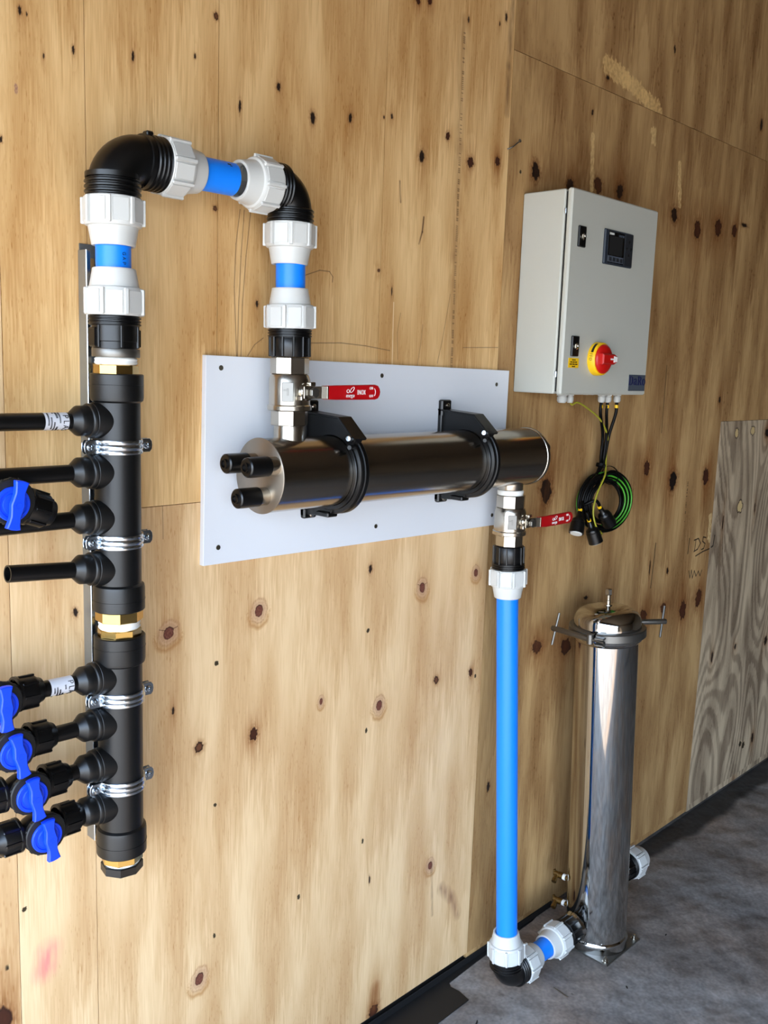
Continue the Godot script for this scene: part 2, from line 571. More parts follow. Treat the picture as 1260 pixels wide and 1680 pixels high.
func build_wall() -> void:
	var back := MB.new().box(Vector3(2.7, 1.5, -0.062), Vector3(6.7, 3.0, 0.1))
	var wall := struct("wall_back", back, M.gap_dark, "plywood lined wall that carries the pipework and cabinet")
	var tan_ := {"light": Color(0.905, 0.76, 0.545), "mid": Color(0.70, 0.515, 0.30), "bands": 5.0, "contrast": 0.17}
	var pale := {"light": Color(0.90, 0.775, 0.60), "mid": Color(0.735, 0.57, 0.385), "bands": 4.0, "contrast": 0.13}
	var dim := {"light": Color(0.755, 0.615, 0.42), "mid": Color(0.515, 0.37, 0.22), "bands": 4.5, "contrast": 0.24}
	var grey := {"light": Color(0.78, 0.70, 0.585), "mid": Color(0.47, 0.40, 0.325), "bands": 6.0, "contrast": 0.42, "sx": 2.4, "sy": 0.6, "bold": true}
	var pencil := Color(0.34, 0.26, 0.18)
	var ka := [['s',0.638,2.007,0.0031,0.0064],['s',0.648,2.005,0.0013,0.0032],['s',0.718,1.975,0.0024,0.0068],['s',0.672,1.955,0.0014,0.0042],['s',0.817,1.990,0.0027,0.0080],['s',0.931,2.018,0.0024,0.0047],['r',0.972,2.090,0.0043,0.0056],['s',1.022,1.960,0.0032,0.0108],['v',0.630,1.901,0.0027,0.0066],['s',0.606,1.828,0.0026,0.0049],['s',1.106,2.010,0.0055,0.0081],['s',1.187,1.974,0.0075,0.0116],['s',1.281,1.993,0.0052,0.0098],['s',1.372,2.013,0.0026,0.0034],['s',1.394,2.019,0.0034,0.0057]]
	ka += [['s',1.486,1.959,0.0095,0.0142],['k',1.565,2.014,0.0059,0.0073],['k',1.644,1.975,0.0095,0.0100],['k',1.738,1.993,0.0077,0.0090],['s',1.616,2.258,0.0034,0.0071],['s',1.722,2.278,0.0026,0.0049],['s',1.744,2.297,0.0043,0.0110],['k',1.458,2.250,0.0053,0.0056],['k',1.493,2.260,0.0055,0.0068],['r',0.972,1.785,0.0038,0.0040],['s',1.064,1.633,0.0034,0.0064],['r',1.371,1.720,0.0035,0.0030],['s',1.411,1.682,0.0022,0.0097]]
	var ma := [
		{"p": [V(1.025, 1.79), V(1.017, 1.731), V(1.014, 1.658), V(1.019, 1.564), V(1.021, 1.53)], "w": 0.0012, "c": pencil, "a": 0.8},
		{"p": [V(1.034, 1.79), V(1.028, 1.711), V(1.024, 1.627), V(1.022, 1.53)], "w": 0.0012, "c": pencil, "a": 0.8},
		{"p": [V(1.048, 1.79), V(1.039, 1.713), V(1.032, 1.628), V(1.03, 1.53)], "w": 0.0012, "c": pencil, "a": 0.8},
		{"p": [V(1.13, 1.672), V(1.175, 1.692), V(1.213, 1.705), V(1.238, 1.705), V(1.247, 1.696), V(1.246, 1.686)], "w": 0.0013, "c": pencil, "a": 0.8},
		{"p": [V(1.125, 1.565), V(1.179, 1.568), V(1.273, 1.572), V(1.34, 1.569), V(1.412, 1.562)], "w": 0.0013, "c": pencil, "a": 0.7},
		{"p": [V(1.648, 1.577), V(1.70, 1.579), V(1.776, 1.582)], "w": 0.0013, "c": pencil, "a": 0.6},
		{"p": [V(1.08, 1.573), V(1.06, 1.56), V(1.045, 1.54)], "w": 0.0012, "c": pencil, "a": 0.7},
		{"p": [V(1.596, 1.69), V(1.588, 1.65), V(1.575, 1.587), V(1.562, 1.54)], "w": 0.0012, "c": pencil, "a": 0.6},
		{"p": [V(1.44, 1.64), V(1.432, 1.60), V(1.436, 1.545)], "w": 0.0012, "c": pencil, "a": 0.5},
		{"p": [V(1.51, 1.62), V(1.506, 1.58), V(1.498, 1.535)], "w": 0.0012, "c": pencil, "a": 0.5},
		{"p": [V(1.605, 2.25), V(1.607, 2.0), V(1.609, 1.77), V(1.611, 1.53)], "w": 0.0065, "c": Color(0.36, 0.28, 0.19), "a": 0.55, "broken": true},
		{"p": [V(1.601, 2.25), V(1.603, 2.0), V(1.605, 1.77), V(1.607, 1.53)], "w": 0.02, "c": Color(0.50, 0.36, 0.22), "a": 0.3, "soft": true},
		{"p": [V(1.765, 2.34), V(1.762, 2.2), V(1.764, 2.1)], "w": 0.012, "c": Color(0.36, 0.26, 0.17), "a": 0.45, "soft": true},
		{"p": [V(1.424, 1.90), V(1.428, 1.86)], "w": 0.003, "c": Color(0.22, 0.13, 0.08), "a": 0.8, "soft": true},
		{"p": [V(1.50, 1.84), V(1.497, 1.81), V(1.488, 1.785)], "w": 0.003, "c": Color(0.25, 0.15, 0.09), "a": 0.8, "soft": true},
		{"p": [V(1.418, 1.66), V(1.42, 1.53)], "w": 0.0022, "c": Color(0.93, 0.84, 0.68), "a": 0.9},
	]
	var fa := [0.6, 1.2825, 1.178, 1.7175]
	var pa := plywood(fa[0], fa[1], fa[2], fa[3], 1280, 1792, 11, tan_, ka, ma)
	var kb := [['R',0.879,1.057,0.0098,0.0110],['R',1.078,1.064,0.0090,0.0113],['R',1.243,0.844,0.0042,0.0066],['R',1.416,0.793,0.0086,0.0113],['R',1.543,1.040,0.0085,0.0114],['R',1.735,1.048,0.0072,0.0091],['r',0.943,0.829,0.0080,0.0094],['k',1.069,0.820,0.0085,0.0112],['s',1.375,1.106,0.0064,0.0093],['n',1.374,0.971,0.0041,0.0047],['r',1.606,0.809,0.0080,0.0090],['k',1.734,0.799,0.0065,0.0094],['s',0.888,0.913,0.0032,0.0079],['n',0.981,0.981,0.0041,0.0047]]
	kb += [['n',1.378,0.745,0.0034,0.0056],['R',1.614,0.338,0.0075,0.0098],['s',1.404,0.384,0.0030,0.0106],['R',0.946,0.361,0.0090,0.0115],['n',1.193,0.429,0.0034,0.0056],['n',0.980,0.704,0.0035,0.0037],['n',0.980,0.436,0.0028,0.0051],['n',1.378,0.487,0.0029,0.0059],['s',0.706,1.124,0.0047,0.0080],['n',0.609,0.648,0.0040,0.0042],['k',1.432,0.040,0.0123,0.0193],['n',1.753,0.786,0.0036,0.0048]]
	var mb_ := [
		{"p": [V(0.648, 0.555), V(0.642, 0.525)], "w": 0.03, "c": Color(0.86, 0.42, 0.45), "a": 0.5, "soft": true},
		{"p": [V(0.868, 1.2825), V(0.869, 1.225)], "w": 0.0012, "c": pencil, "a": 0.6},
		{"p": [V(1.66, 0.26), V(1.70, 0.22), V(1.73, 0.16)], "w": 0.02, "c": Color(0.50, 0.36, 0.27), "a": 0.45, "soft": true},
		{"p": [V(1.62, 0.33), V(1.63, 0.2)], "w": 0.006, "c": Color(0.42, 0.30, 0.2), "a": 0.4, "soft": true},
		{"p": [V(1.437, 0.10), V(1.432, 0.05)], "w": 0.02, "c": Color(0.50, 0.30, 0.16), "a": 0.6, "soft": true},
	]
	var fb := [0.6, 0.03, 1.178, 1.2525]
	var pb := plywood(fb[0], fb[1], fb[2], fb[3], 1280, 1408, 37, pale, kb, mb_)
	var kc := [['d',1.885,1.996,0.0145,0.0189],['d',2.031,1.987,0.0150,0.0142],['k',2.158,2.007,0.0160,0.0205],['d',2.267,2.008,0.0145,0.0167],['d',2.571,1.989,0.0150,0.0198],['k',2.721,1.966,0.0190,0.0241],['k',2.856,1.989,0.0200,0.0231],['k',2.973,1.994,0.0150,0.0183],['n',1.826,1.985,0.0035,0.0040],['s',2.111,2.174,0.0055,0.0084],['d',2.009,1.226,0.0220,0.0303],['k',2.526,1.258,0.0150,0.0201],['d',2.697,1.209,0.0200,0.0288],['k',2.923,1.207,0.0180,0.0264],['s',2.975,1.459,0.0090,0.0119]]
	kc += [['k',2.011,0.810,0.0197,0.0170],['k',2.150,0.783,0.0220,0.0214],['k',2.575,0.797,0.0210,0.0198],['k',2.702,0.801,0.0164,0.0164],['k',2.839,0.772,0.0190,0.0297],['k',2.948,0.796,0.0190,0.0282],['s',2.593,0.948,0.0046,0.0273],['s',2.710,0.921,0.0082,0.0121],['s',2.237,0.908,0.0128,0.0054],['k',1.978,0.045,0.0145,0.0171],['s',1.830,0.473,0.0078,0.0153]]
	var rot := Color(0.42, 0.26, 0.13)
	var ink := Color(0.10, 0.08, 0.06)
	var mc := [
		{"p": [V(1.95, 1.99), V(2.3, 2.0)], "w": 0.12, "c": rot, "a": 0.4, "soft": true},
		{"p": [V(2.5, 1.98), V(2.98, 1.98)], "w": 0.10, "c": rot, "a": 0.35, "soft": true},
		{"p": [V(2.1, 2.08), V(2.1, 1.98)], "w": 0.05, "c": rot, "a": 0.35, "soft": true},
		{"p": [V(2.0, 0.82), V(2.2, 0.80)], "w": 0.07, "c": rot, "a": 0.4, "soft": true},
		{"p": [V(2.55, 0.82), V(2.95, 0.80)], "w": 0.08, "c": rot, "a": 0.4, "soft": true},
		{"p": [V(2.02, 1.28), V(2.0, 1.16)], "w": 0.05, "c": rot, "a": 0.45, "soft": true},
		{"p": [V(2.48, 1.29), V(2.54, 1.16)], "w": 0.05, "c": rot, "a": 0.35, "soft": true},
		{"p": [V(2.12, 2.12), V(2.13, 1.99)], "w": 0.012, "c": Color(0.93, 0.80, 0.56), "a": 0.7, "soft": true, "torn": true},
		{"p": [V(2.58, 2.13), V(2.60, 2.02)], "w": 0.014, "c": Color(0.93, 0.80, 0.56), "a": 0.8, "soft": true, "torn": true},
		{"p": [V(2.42, 2.185), V(2.425, 2.165)], "w": 0.02, "c": Color(0.93, 0.80, 0.56), "a": 0.8, "soft": true, "torn": true},
		{"p": [V(2.53, 0.5), V(2.52, 0.38)], "w": 0.02, "c": Color(0.93, 0.82, 0.6), "a": 0.6, "soft": true, "torn": true},
		{"p": [V(2.985, 1.07), V(2.99, 0.99)], "w": 0.016, "c": Color(0.93, 0.82, 0.6), "a": 0.7, "soft": true, "torn": true},
		{"p": [V(2.60, 1.56), V(2.60, 1.36)], "w": 0.003, "c": ink, "a": 0.5},
		{"p": [V(2.80, 1.20), V(2.80, 1.07)], "w": 0.005, "c": ink, "a": 0.6, "broken": true},
		{"p": [V(2.62, 1.02), V(2.61, 0.88)], "w": 0.004, "c": ink, "a": 0.6},
		{"p": [V(2.845, 1.01), V(2.842, 0.96)], "w": 0.004, "c": ink, "a": 0.8},
		{"p": [V(2.893, 1.0), V(2.888, 0.965)], "w": 0.004, "c": ink, "a": 0.8},
		{"p": [V(2.88, 1.0), V(2.91, 1.003), V(2.928, 0.985), V(2.91, 0.967), V(2.885, 0.962)], "w": 0.004, "c": ink, "a": 0.8},
		{"p": [V(2.965, 1.0), V(2.945, 1.004), V(2.942, 0.99), V(2.962, 0.98), V(2.955, 0.964), V(2.938, 0.962)], "w": 0.004, "c": ink, "a": 0.8},
		{"p": [V(2.90, 0.945), V(2.95, 0.954), V(2.998, 0.958)], "w": 0.004, "c": ink, "a": 0.8},
		{"p": [V(2.86, 0.90), V(2.872, 0.875), V(2.878, 0.90), V(2.89, 0.872), V(2.90, 0.895), V(2.915, 0.875), V(2.93, 0.89), V(2.945, 0.872), V(2.955, 0.89)], "w": 0.004, "c": ink, "a": 0.6},
	]
	var fc := [1.778, 0.03, 1.222, 2.2086]
	var pc := plywood(fc[0], fc[1], fc[2], fc[3], 768, 1536, 53, dim, kc, mc)
	var kd := [['s', 2.17, 2.27, 0.01, 0.006], ['s', 3.1, 2.34, 0.012, 0.02], ['s', 2.5, 2.42, 0.006, 0.012]]
	var md := [
		{"p": [V(2.17, 2.30), V(2.26, 2.285)], "w": 0.035, "c": Color(0.90, 0.75, 0.50), "a": 0.85, "soft": true, "torn": true},
		{"p": [V(2.26, 2.285), V(2.36, 2.265), V(2.44, 2.245)], "w": 0.03, "c": Color(0.90, 0.75, 0.50), "a": 0.85, "soft": true, "torn": true},
	]
	var fd := [1.778, 2.2386, 2.8, 0.7614]
	var pd := plywood(fd[0], fd[1], fd[2], fd[3], 768, 512, 71, dim, kd, md)
	var ke := [['f',3.130,1.345,0.0125,0.0146],['f',3.261,1.350,0.0165,0.0139],['f',3.212,1.086,0.0190,0.0199],['d',3.387,1.340,0.0163,0.0132],['s',3.340,1.071,0.0054,0.0227],['s',3.085,1.039,0.0058,0.0302],['s',3.096,0.557,0.0100,0.0231],['s',3.285,0.560,0.0108,0.0121],['n',3.417,0.148,0.0116,0.0105],['n',3.447,0.134,0.0118,0.0132],['s',3.530,0.141,0.0122,0.0214],['s',3.566,0.530,0.0182,0.0205]]
	var me := [{"p": [V(3.03, 1.0), V(3.024, 0.965), V(3.012, 0.962)], "w": 0.005, "c": ink, "a": 0.8}]
	var fe := [3.0, 0.03, 1.2, 1.356]
	var pe := plywood(fe[0], fe[1], fe[2], fe[3], 512, 768, 90, grey, ke, me)
	var ff := [3.0, 1.386, 1.2, 0.8526]
	var pf := plywood(ff[0], ff[1], ff[2], ff[3], 256, 384, 97, dim, [['s', 3.04, 2.02, 0.03, 0.006]])
	var fg := [-0.6, 0.03, 1.2, 2.97]
	var pg := plywood(fg[0], fg[1], fg[2], fg[3], 640, 1024, 23, pale, [['n',0.578,0.560,0.0029,0.0042],['k',0.569,0.474,0.0136,0.0213]])
	for s in [[0.6, 0.736], [0.736, 0.978], [0.978, 1.376], [1.376, 1.778]]:
		sheet(wall, pa, s[0], s[1], 1.2825, 3.0, fa)
	for s in [[0.6, 0.736], [0.736, 1.778]]:
		sheet(wall, pb, s[0], s[1], 0.03, 1.2825, fb)
	sheet(wall, pc, 1.778, 3.0, 0.012, 2.2386, fc)
	sheet(wall, pd, 1.778, 4.5, 2.2386, 3.0, fd)
	sheet(wall, pe, 3.0, 4.2, 0.008, 1.386, fe)
	sheet(wall, pf, 3.0, 4.2, 1.386, 2.2386, ff)
	sheet(wall, pf, 4.2, 6.0, 0.03, 2.2386, ff)
	sheet(wall, pg, -0.6, 0.6, 0.03, 3.0, fg)

func build_floor() -> void:
	var W := 1152
	var H := 768
	var x0 := 0.8
	var w := 4.2
	var h := 2.8
	var n1 := FastNoiseLite.new()
	n1.seed = 5
	n1.frequency = 1.0
	n1.fractal_octaves = 4
	var n2 := FastNoiseLite.new()
	n2.seed = 6
	n2.frequency = 1.0
	var d := PackedByteArray()
	d.resize(W * H * 3)
	var i := 0
	for y in H:
		var z := h * (y + 0.5) / H
		for x in W:
			var X := x0 + w * (x + 0.5) / W
			var a := n1.get_noise_2d(X * 3.5, z * 3.5)
			var f := n2.get_noise_2d(X * 90.0, z * 90.0)
			var g := n2.get_noise_2d(X * 38.0 + 50.0, z * 38.0)
			var v := 0.50 + 0.11 * a + 0.10 * f
			if g > 0.56:
				v -= (g - 0.56) * 1.0
			if f > 0.74:
				v += 0.12
			var rust := clampf(0.5 + 1.2 * n1.get_noise_2d(X * 1.7 + 9.0, z * 1.7) - (X - 1.9) * 0.3, 0.0, 1.0)
			var c := Color(v, v * 0.965, v * 0.94).lerp(Color(v * 1.03, v * 0.90, v * 0.80), rust)
			# soft-edged dark band, widening to the right along the foot of the wall
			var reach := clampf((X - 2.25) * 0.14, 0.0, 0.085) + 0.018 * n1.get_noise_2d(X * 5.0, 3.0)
			var dark_band := clampf((reach - z) / 0.02 + 0.5, 0.0, 1.0)
			c = c.lerp(Color(0.14, 0.14, 0.145), dark_band * 0.8)
			d[i] = int(clampf(c.r, 0, 1) * 255.0)
			d[i + 1] = int(clampf(c.g, 0, 1) * 255.0)
			d[i + 2] = int(clampf(c.b, 0, 1) * 255.0)
			i += 3
	var im := Image.create_from_data(W, H, false, Image.FORMAT_RGB8, d)
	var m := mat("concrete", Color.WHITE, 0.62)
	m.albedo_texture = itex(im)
	m.metallic_specular = 0.4
	var bump := FastNoiseLite.new()
	bump.seed = 8
	bump.frequency = 0.05
	bump.fractal_octaves = 5
	var nm := bump.get_seamless_image(512, 512)
	nm.bump_map_to_normal_map(3.0)
	m.normal_enabled = true
	m.normal_texture = itex(nm)
	m.normal_scale = 0.4
	var mb := MB.new()
	# a slab with thickness; its top carries the texture, mirrored beyond the part in view
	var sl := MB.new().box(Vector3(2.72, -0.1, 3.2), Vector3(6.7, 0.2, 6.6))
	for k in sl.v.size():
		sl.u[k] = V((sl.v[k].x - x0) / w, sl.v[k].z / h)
	struct("floor", sl, m, "worn grey concrete floor with a dark band by the wall")

# ---------------------------------------------------------------- pipe fittings
var nut_mesh: ArrayMesh

func white_nut_mesh() -> ArrayMesh:
	if nut_mesh:
		return nut_mesh
	var mb := MB.new().lathe([V(0.030, 0.0), V(0.0405, 0.0), V(0.0418, 0.0015), V(0.0418, 0.0375), V(0.0398, 0.0405), V(0.0362, 0.0415), V(0.0318, 0.0655), V(0.0315, 0.0675), V(0.0305, 0.0685), V(0.0275, 0.0685), V(0.0262, 0.0672), V(0.0258, 0.055)], Transform3D.IDENTITY, 48)
	for k in 8:
		var a := TAU * k / 8.0 + 0.13
		var r := V(cos(a), sin(a))
		var t := V(-r.y, r.x)
		mb.prism(PackedVector2Array([r * 0.040 - t * 0.0030, r * 0.0462 - t * 0.0022, r * 0.0462 + t * 0.0022, r * 0.040 + t * 0.0030]), 0.0012, 0.0388, 0.001)
		var b := a + TAU / 16.0
		var rb := V(cos(b), sin(b))
		var tb := V(-rb.y, rb.x)
		mb.prism(PackedVector2Array([rb * 0.038 - tb * 0.0118, rb * 0.0422 - tb * 0.0112, rb * 0.0422 + tb * 0.0112, rb * 0.038 + tb * 0.0118]), 0.003, 0.036, 0.0008)
	nut_mesh = mb.mesh()
	return nut_mesh

func thread_prof(r: float, y0: float, y1: float, k: int) -> Array:
	var out := [V(r * 0.8, y0), V(r - 0.0022, y0)]
	var p := (y1 - y0) / k
	for i in k:
		out.append(V(r - 0.0022, y0 + p * i + p * 0.1))
		out.append(V(r, y0 + p * (i + 0.35)))
		out.append(V(r, y0 + p * (i + 0.65)))
		out.append(V(r - 0.0022, y0 + p * (i + 0.9)))
	out.append(V(r - 0.0022, y1))
	out.append(V(r * 0.8, y1))
	return out

# an elbow whose legs leave its corner along da and db; nuts start at la and lb from the corner
func elbow(label: String, corner: Vector3, da: Vector3, db: Vector3, la: float, lb: float) -> void:
	var t := thing("pipe_elbow", label, "elbow", Transform3D(Basis.IDENTITY, corner))
	var bend := clampf(minf(la, lb) - 0.008, 0.03, 0.046)
	var pts := PackedVector3Array()
	pts.append(da * (la - 0.002))
	for k in 13:
		var s := PI / 2.0 * k / 12.0
		pts.append(da * bend * (1.0 - sin(s)) + db * bend * (1.0 - cos(s)))
	pts.append(db * (lb - 0.002))
	part(t, "body", MB.new().tube(pts, 0.0365, 36), M.black_plastic)
	for e in [[da, la], [db, lb]]:
		var dd: Vector3 = e[0]
		var ll: float = e[1]
		var xf := axis(Vector3.ZERO, dd)
		part(t, "threaded_end", MB.new().lathe(thread_prof(0.0405, ll - 0.024, ll + 0.004, 4), xf, 40), M.black_plastic)
		if ll > 0.055:
			part(t, "collar", MB.new().lathe([V(0.034, ll - 0.034), V(0.0395, ll - 0.033), V(0.0395, ll - 0.026), V(0.034, ll - 0.025)], xf, 40).box(Vector3(-0.0385, ll - 0.024, 0.008), Vector3(0.009, 0.012, 0.014), 0.002, xf), M.black_plastic)
		part(t, "compression_nut", white_nut_mesh(), M.white_plastic, axis(dd * ll, dd), "white ribbed nut")

func straight_pipe(label: String, a: Vector3, b: Vector3, r := 0.0255) -> Node3D:
	var t := thing("blue_pipe", label, "pipe", axis(a, b - a))
	var l := a.distance_to(b)
	part(t, "tube", MB.new().lathe([V(r - 0.003, 0), V(r, 0), V(r, l), V(r - 0.003, l)], Transform3D.IDENTITY, 48), M.blue_pipe)
	return t

# black male adaptor with a white nut; the nut starts at distance l from its base
func adaptor(label: String, base: Vector3, dir: Vector3, l: float, kind: String) -> Node3D:
	var t := thing("pipe_adaptor", label, "adaptor", axis(base, dir))
	if kind == "winged":
		part(t, "body", MB.new().lathe([V(0.02, 0), V(0.0325, 0), V(0.0325, 0.010), V(0.0335, 0.011), V(0.0335, l - 0.014), V(0.037, l - 0.013), V(0.037, l - 0.010), V(0.03, l - 0.009)], Transform3D.IDENTITY, 40), M.black_plastic)
		for k in 6:
			var a := TAU * k / 6.0 + 0.3
			part(t, "grip_rib", MB.new().box(Vector3(0.0335, (l - 0.012) / 2, 0), Vector3(0.005, l - 0.014, 0.004), 0.001, Transform3D(Basis(Vector3.UP, a), Vector3.ZERO)), M.black_plastic)
		for s in [-1.0, 1.0]:
			part(t, "wing", MB.new().prism(PackedVector2Array([V(s * 0.030, -0.010), V(s * 0.0385, -0.009), V(s * 0.0385, 0.009), V(s * 0.030, 0.010)]), 0.002, 0.030, 0.002), M.black_plastic)
	else:
		part(t, "body", MB.new().lathe([V(0.02, 0), V(0.033, 0), V(0.0345, 0.002), V(0.0345, l - 0.014), V(0.033, l - 0.012), V(0.02, l - 0.012)], Transform3D.IDENTITY, 40), M.black_plastic)
		var ribs := MB.new()
		for k in 12:
			var a := TAU * k / 12.0
			ribs.box(Vector3(0.0352, (l - 0.012) / 2, 0), Vector3(0.0045, l - 0.013, 0.004), 0.001, Transform3D(Basis(Vector3.UP, a), Vector3.ZERO))
		part(t, "grip_rib", ribs, M.black_plastic)
	part(t, "threaded_end", MB.new().lathe(thread_prof(0.0385, l - 0.015, l + 0.004, 4), Transform3D.IDENTITY, 40), M.black_plastic)
	part(t, "compression_nut", white_nut_mesh(), M.white_plastic, Transform3D(Basis.IDENTITY, Vector3(0, l, 0)), "white ribbed nut")
	return t

func hex_mesh(apothem: float, h0: float, h1: float, turn := 0.0, k := 8) -> MB:
	return MB.new().prism(ngon(k, apothem, turn), h0, h1, 0.0012)

# chrome ball valve: base is its lower end, +y runs up along the pipe, the lever points to +x in front of it
func ball_valve(label: String, xf: Transform3D, flip: bool) -> Node3D:
	var t := thing("ball_valve", label, "valve", xf)
	var s := -1.0 if flip else 1.0
	var body := MB.new()
	var p := [V(0.020, 0.0255), V(0.0375, 0.026), V(0.0390, 0.0275), V(0.0390, 0.0345), V(0.0375, 0.036), V(0.0365, 0.0365), V(0.0365, 0.080), V(0.033, 0.0885), V(0.0295, 0.0895), V(0.02, 0.0895)]
	var fx := Transform3D.IDENTITY
	if flip:
		fx = Transform3D(Basis(Vector3(0, 0, 1), PI), Vector3(0, 0.1187, 0))
	body.lathe(p, fx, 48)
	part(t, "body", body, M.nickel)
	part(t, "hex_end", MB.new().prism(ngon(8, 0.0305, 0.1), 0.0, 0.0265, 0.0012, fx), M.nickel)
	part(t, "hex_end", MB.new().prism(ngon(8, 0.0315, 0.25), 0.0895, 0.1187, 0.0012, fx), M.nickel)
	var mid := 0.0595
	# cast pads on the barrel, with the raised size mark
	for a in [2.35, -0.9]:
		var r := Basis(Vector3.UP, -a)
		part(t, "cast_pad", MB.new().box(Vector3(0.0362, mid, 0), Vector3(0.0022, 0.033, 0.020), 0.0008, Transform3D(r, Vector3.ZERO)).box(Vector3(0.0372, mid, 0), Vector3(0.0014, 0.012, 0.0025), 0.0004, Transform3D(r, Vector3.ZERO)).box(Vector3(0.0372, mid + 0.003, 0.004), Vector3(0.0014, 0.002, 0.006), 0.0004, Transform3D(r, Vector3.ZERO)), M.cast_steel)
	var st := Transform3D(Basis(Vector3(1, 0, 0), PI / 2), Vector3(0.006, mid, 0))
	part(t, "stem", MB.new().lathe([V(0.015, 0.03), V(0.015, 0.041), V(0.013, 0.043), V(0.010, 0.043), V(0.010, 0.052), V(0.006, 0.053), V(0.006, 0.058), V(0.0, 0.058)], st, 32), M.nickel)
	part(t, "stop_lug", MB.new().box(Vector3(-0.010, mid - 0.010, 0.044), Vector3(0.010, 0.008, 0.010), 0.0015).box(Vector3(0.012, mid + 0.014, 0.044), Vector3(0.014, 0.007, 0.010), 0.0015), M.nickel)
	part(t, "hex_nut", MB.new().prism(ngon(6, 0.0085), 0.0555, 0.063, 0.001, st), M.cast_steel)
	# lever: a flat bar that steps outward once, then runs straight; thickness is in z
	var lv := PackedVector2Array()
	var prof := [V(-0.012, 0.0525), V(0.012, 0.0525), V(0.025, 0.056), V(0.034, 0.0605), V(0.051, 0.0615), V(0.156, 0.0615)]
	var mb := MB.new()
	for k in prof.size() - 1:
		_bar(mb, prof[k], prof[k + 1], mid, 0.0105 if k < 2 else 0.0112, 0.003)
	part(t, "lever", mb, M.nickel)
	var sl := PackedVector2Array([V(0.028, -0.0118), V(0.040, -0.0122), V(0.052, -0.0126), V(0.148, -0.0135), V(0.156, -0.0115), V(0.1605, -0.006), V(0.162, 0.0), V(0.1605, 0.006), V(0.156, 0.0115), V(0.148, 0.0135), V(0.052, 0.0126), V(0.040, 0.0122), V(0.028, 0.0118)])
	var sleeve := MB.new().prism(sl, -0.003, 0.003, 0.0012, Transform3D(Basis(Vector3(1, 0, 0), PI / 2), Vector3(0, mid, 0.063)))
	# bend the first stretch of the sleeve back along the lever's step
	for k in sleeve.v.size():
		var q := sleeve.v[k]
		if q.x < 0.050:
			var f := smoothstep(0.050, 0.026, q.x)
			q.z -= 0.007 * f
			sleeve.v[k] = q
	var slv := part(t, "lever_sleeve", sleeve, M.red_sleeve, Transform3D.IDENTITY, "red plastic sleeve")
	var fz := 0.0662
	text(slv, "INOX", 0.0082, M.ink_white, Transform3D(Basis.IDENTITY, Vector3(0.1125, mid, fz)), null, 0.8)
	text(slv, "mega", 0.0062, M.ink_white, Transform3D(Basis.IDENTITY, Vector3(0.085, mid - 0.0056, fz)))
	text(slv, "ON", 0.0040, M.ink_white, Transform3D(Basis.IDENTITY, Vector3(0.1375, mid + 0.0072, fz)))
	text(slv, "OFF", 0.0040, M.ink_white, Transform3D(Basis.IDENTITY, Vector3(0.138, mid - 0.0068, fz)))
	var logo := MB.new()
	for c in [[0.0795, 0.0025, 0.0030, 0.0030, 0.0], [0.0895, 0.0048, 0.0062, 0.0028, 0.75]]:
		var ring := PackedVector3Array()
		for k in 21:
			var a := TAU * k / 20.0
			var e := V(cos(a) * c[2], sin(a) * c[3]).rotated(c[4])
			ring.append(Vector3(c[0] + e.x, mid + c[1] + e.y, fz))
		logo.tube(ring, 0.00055, 6, false)
	var arc := PackedVector3Array()
	for k in 9:
		var a := lerpf(-1.1, 1.1, k / 8.0)
		arc.append(Vector3(0.143 + 0.005 * cos(a), mid + 0.0075 * sin(a), fz))
	logo.tube(arc, 0.0005, 6, false)
	part(slv, "printed_mark", logo, M.ink_white)
	return t

func _bar(mb: MB, a: Vector2, b: Vector2, y: float, hw: float, th: float) -> void:
	var d := (b - a)
	var l := d.length()
	var x := Vector3(d.x, 0, d.y) / l
	mb.box(Vector3(l / 2, 0, 0), Vector3(l + 0.001, hw * 2, th), 0.0006, Transform3D(Basis(x, Vector3.UP, x.cross(Vector3.UP)), Vector3(a.x, y, a.y)))

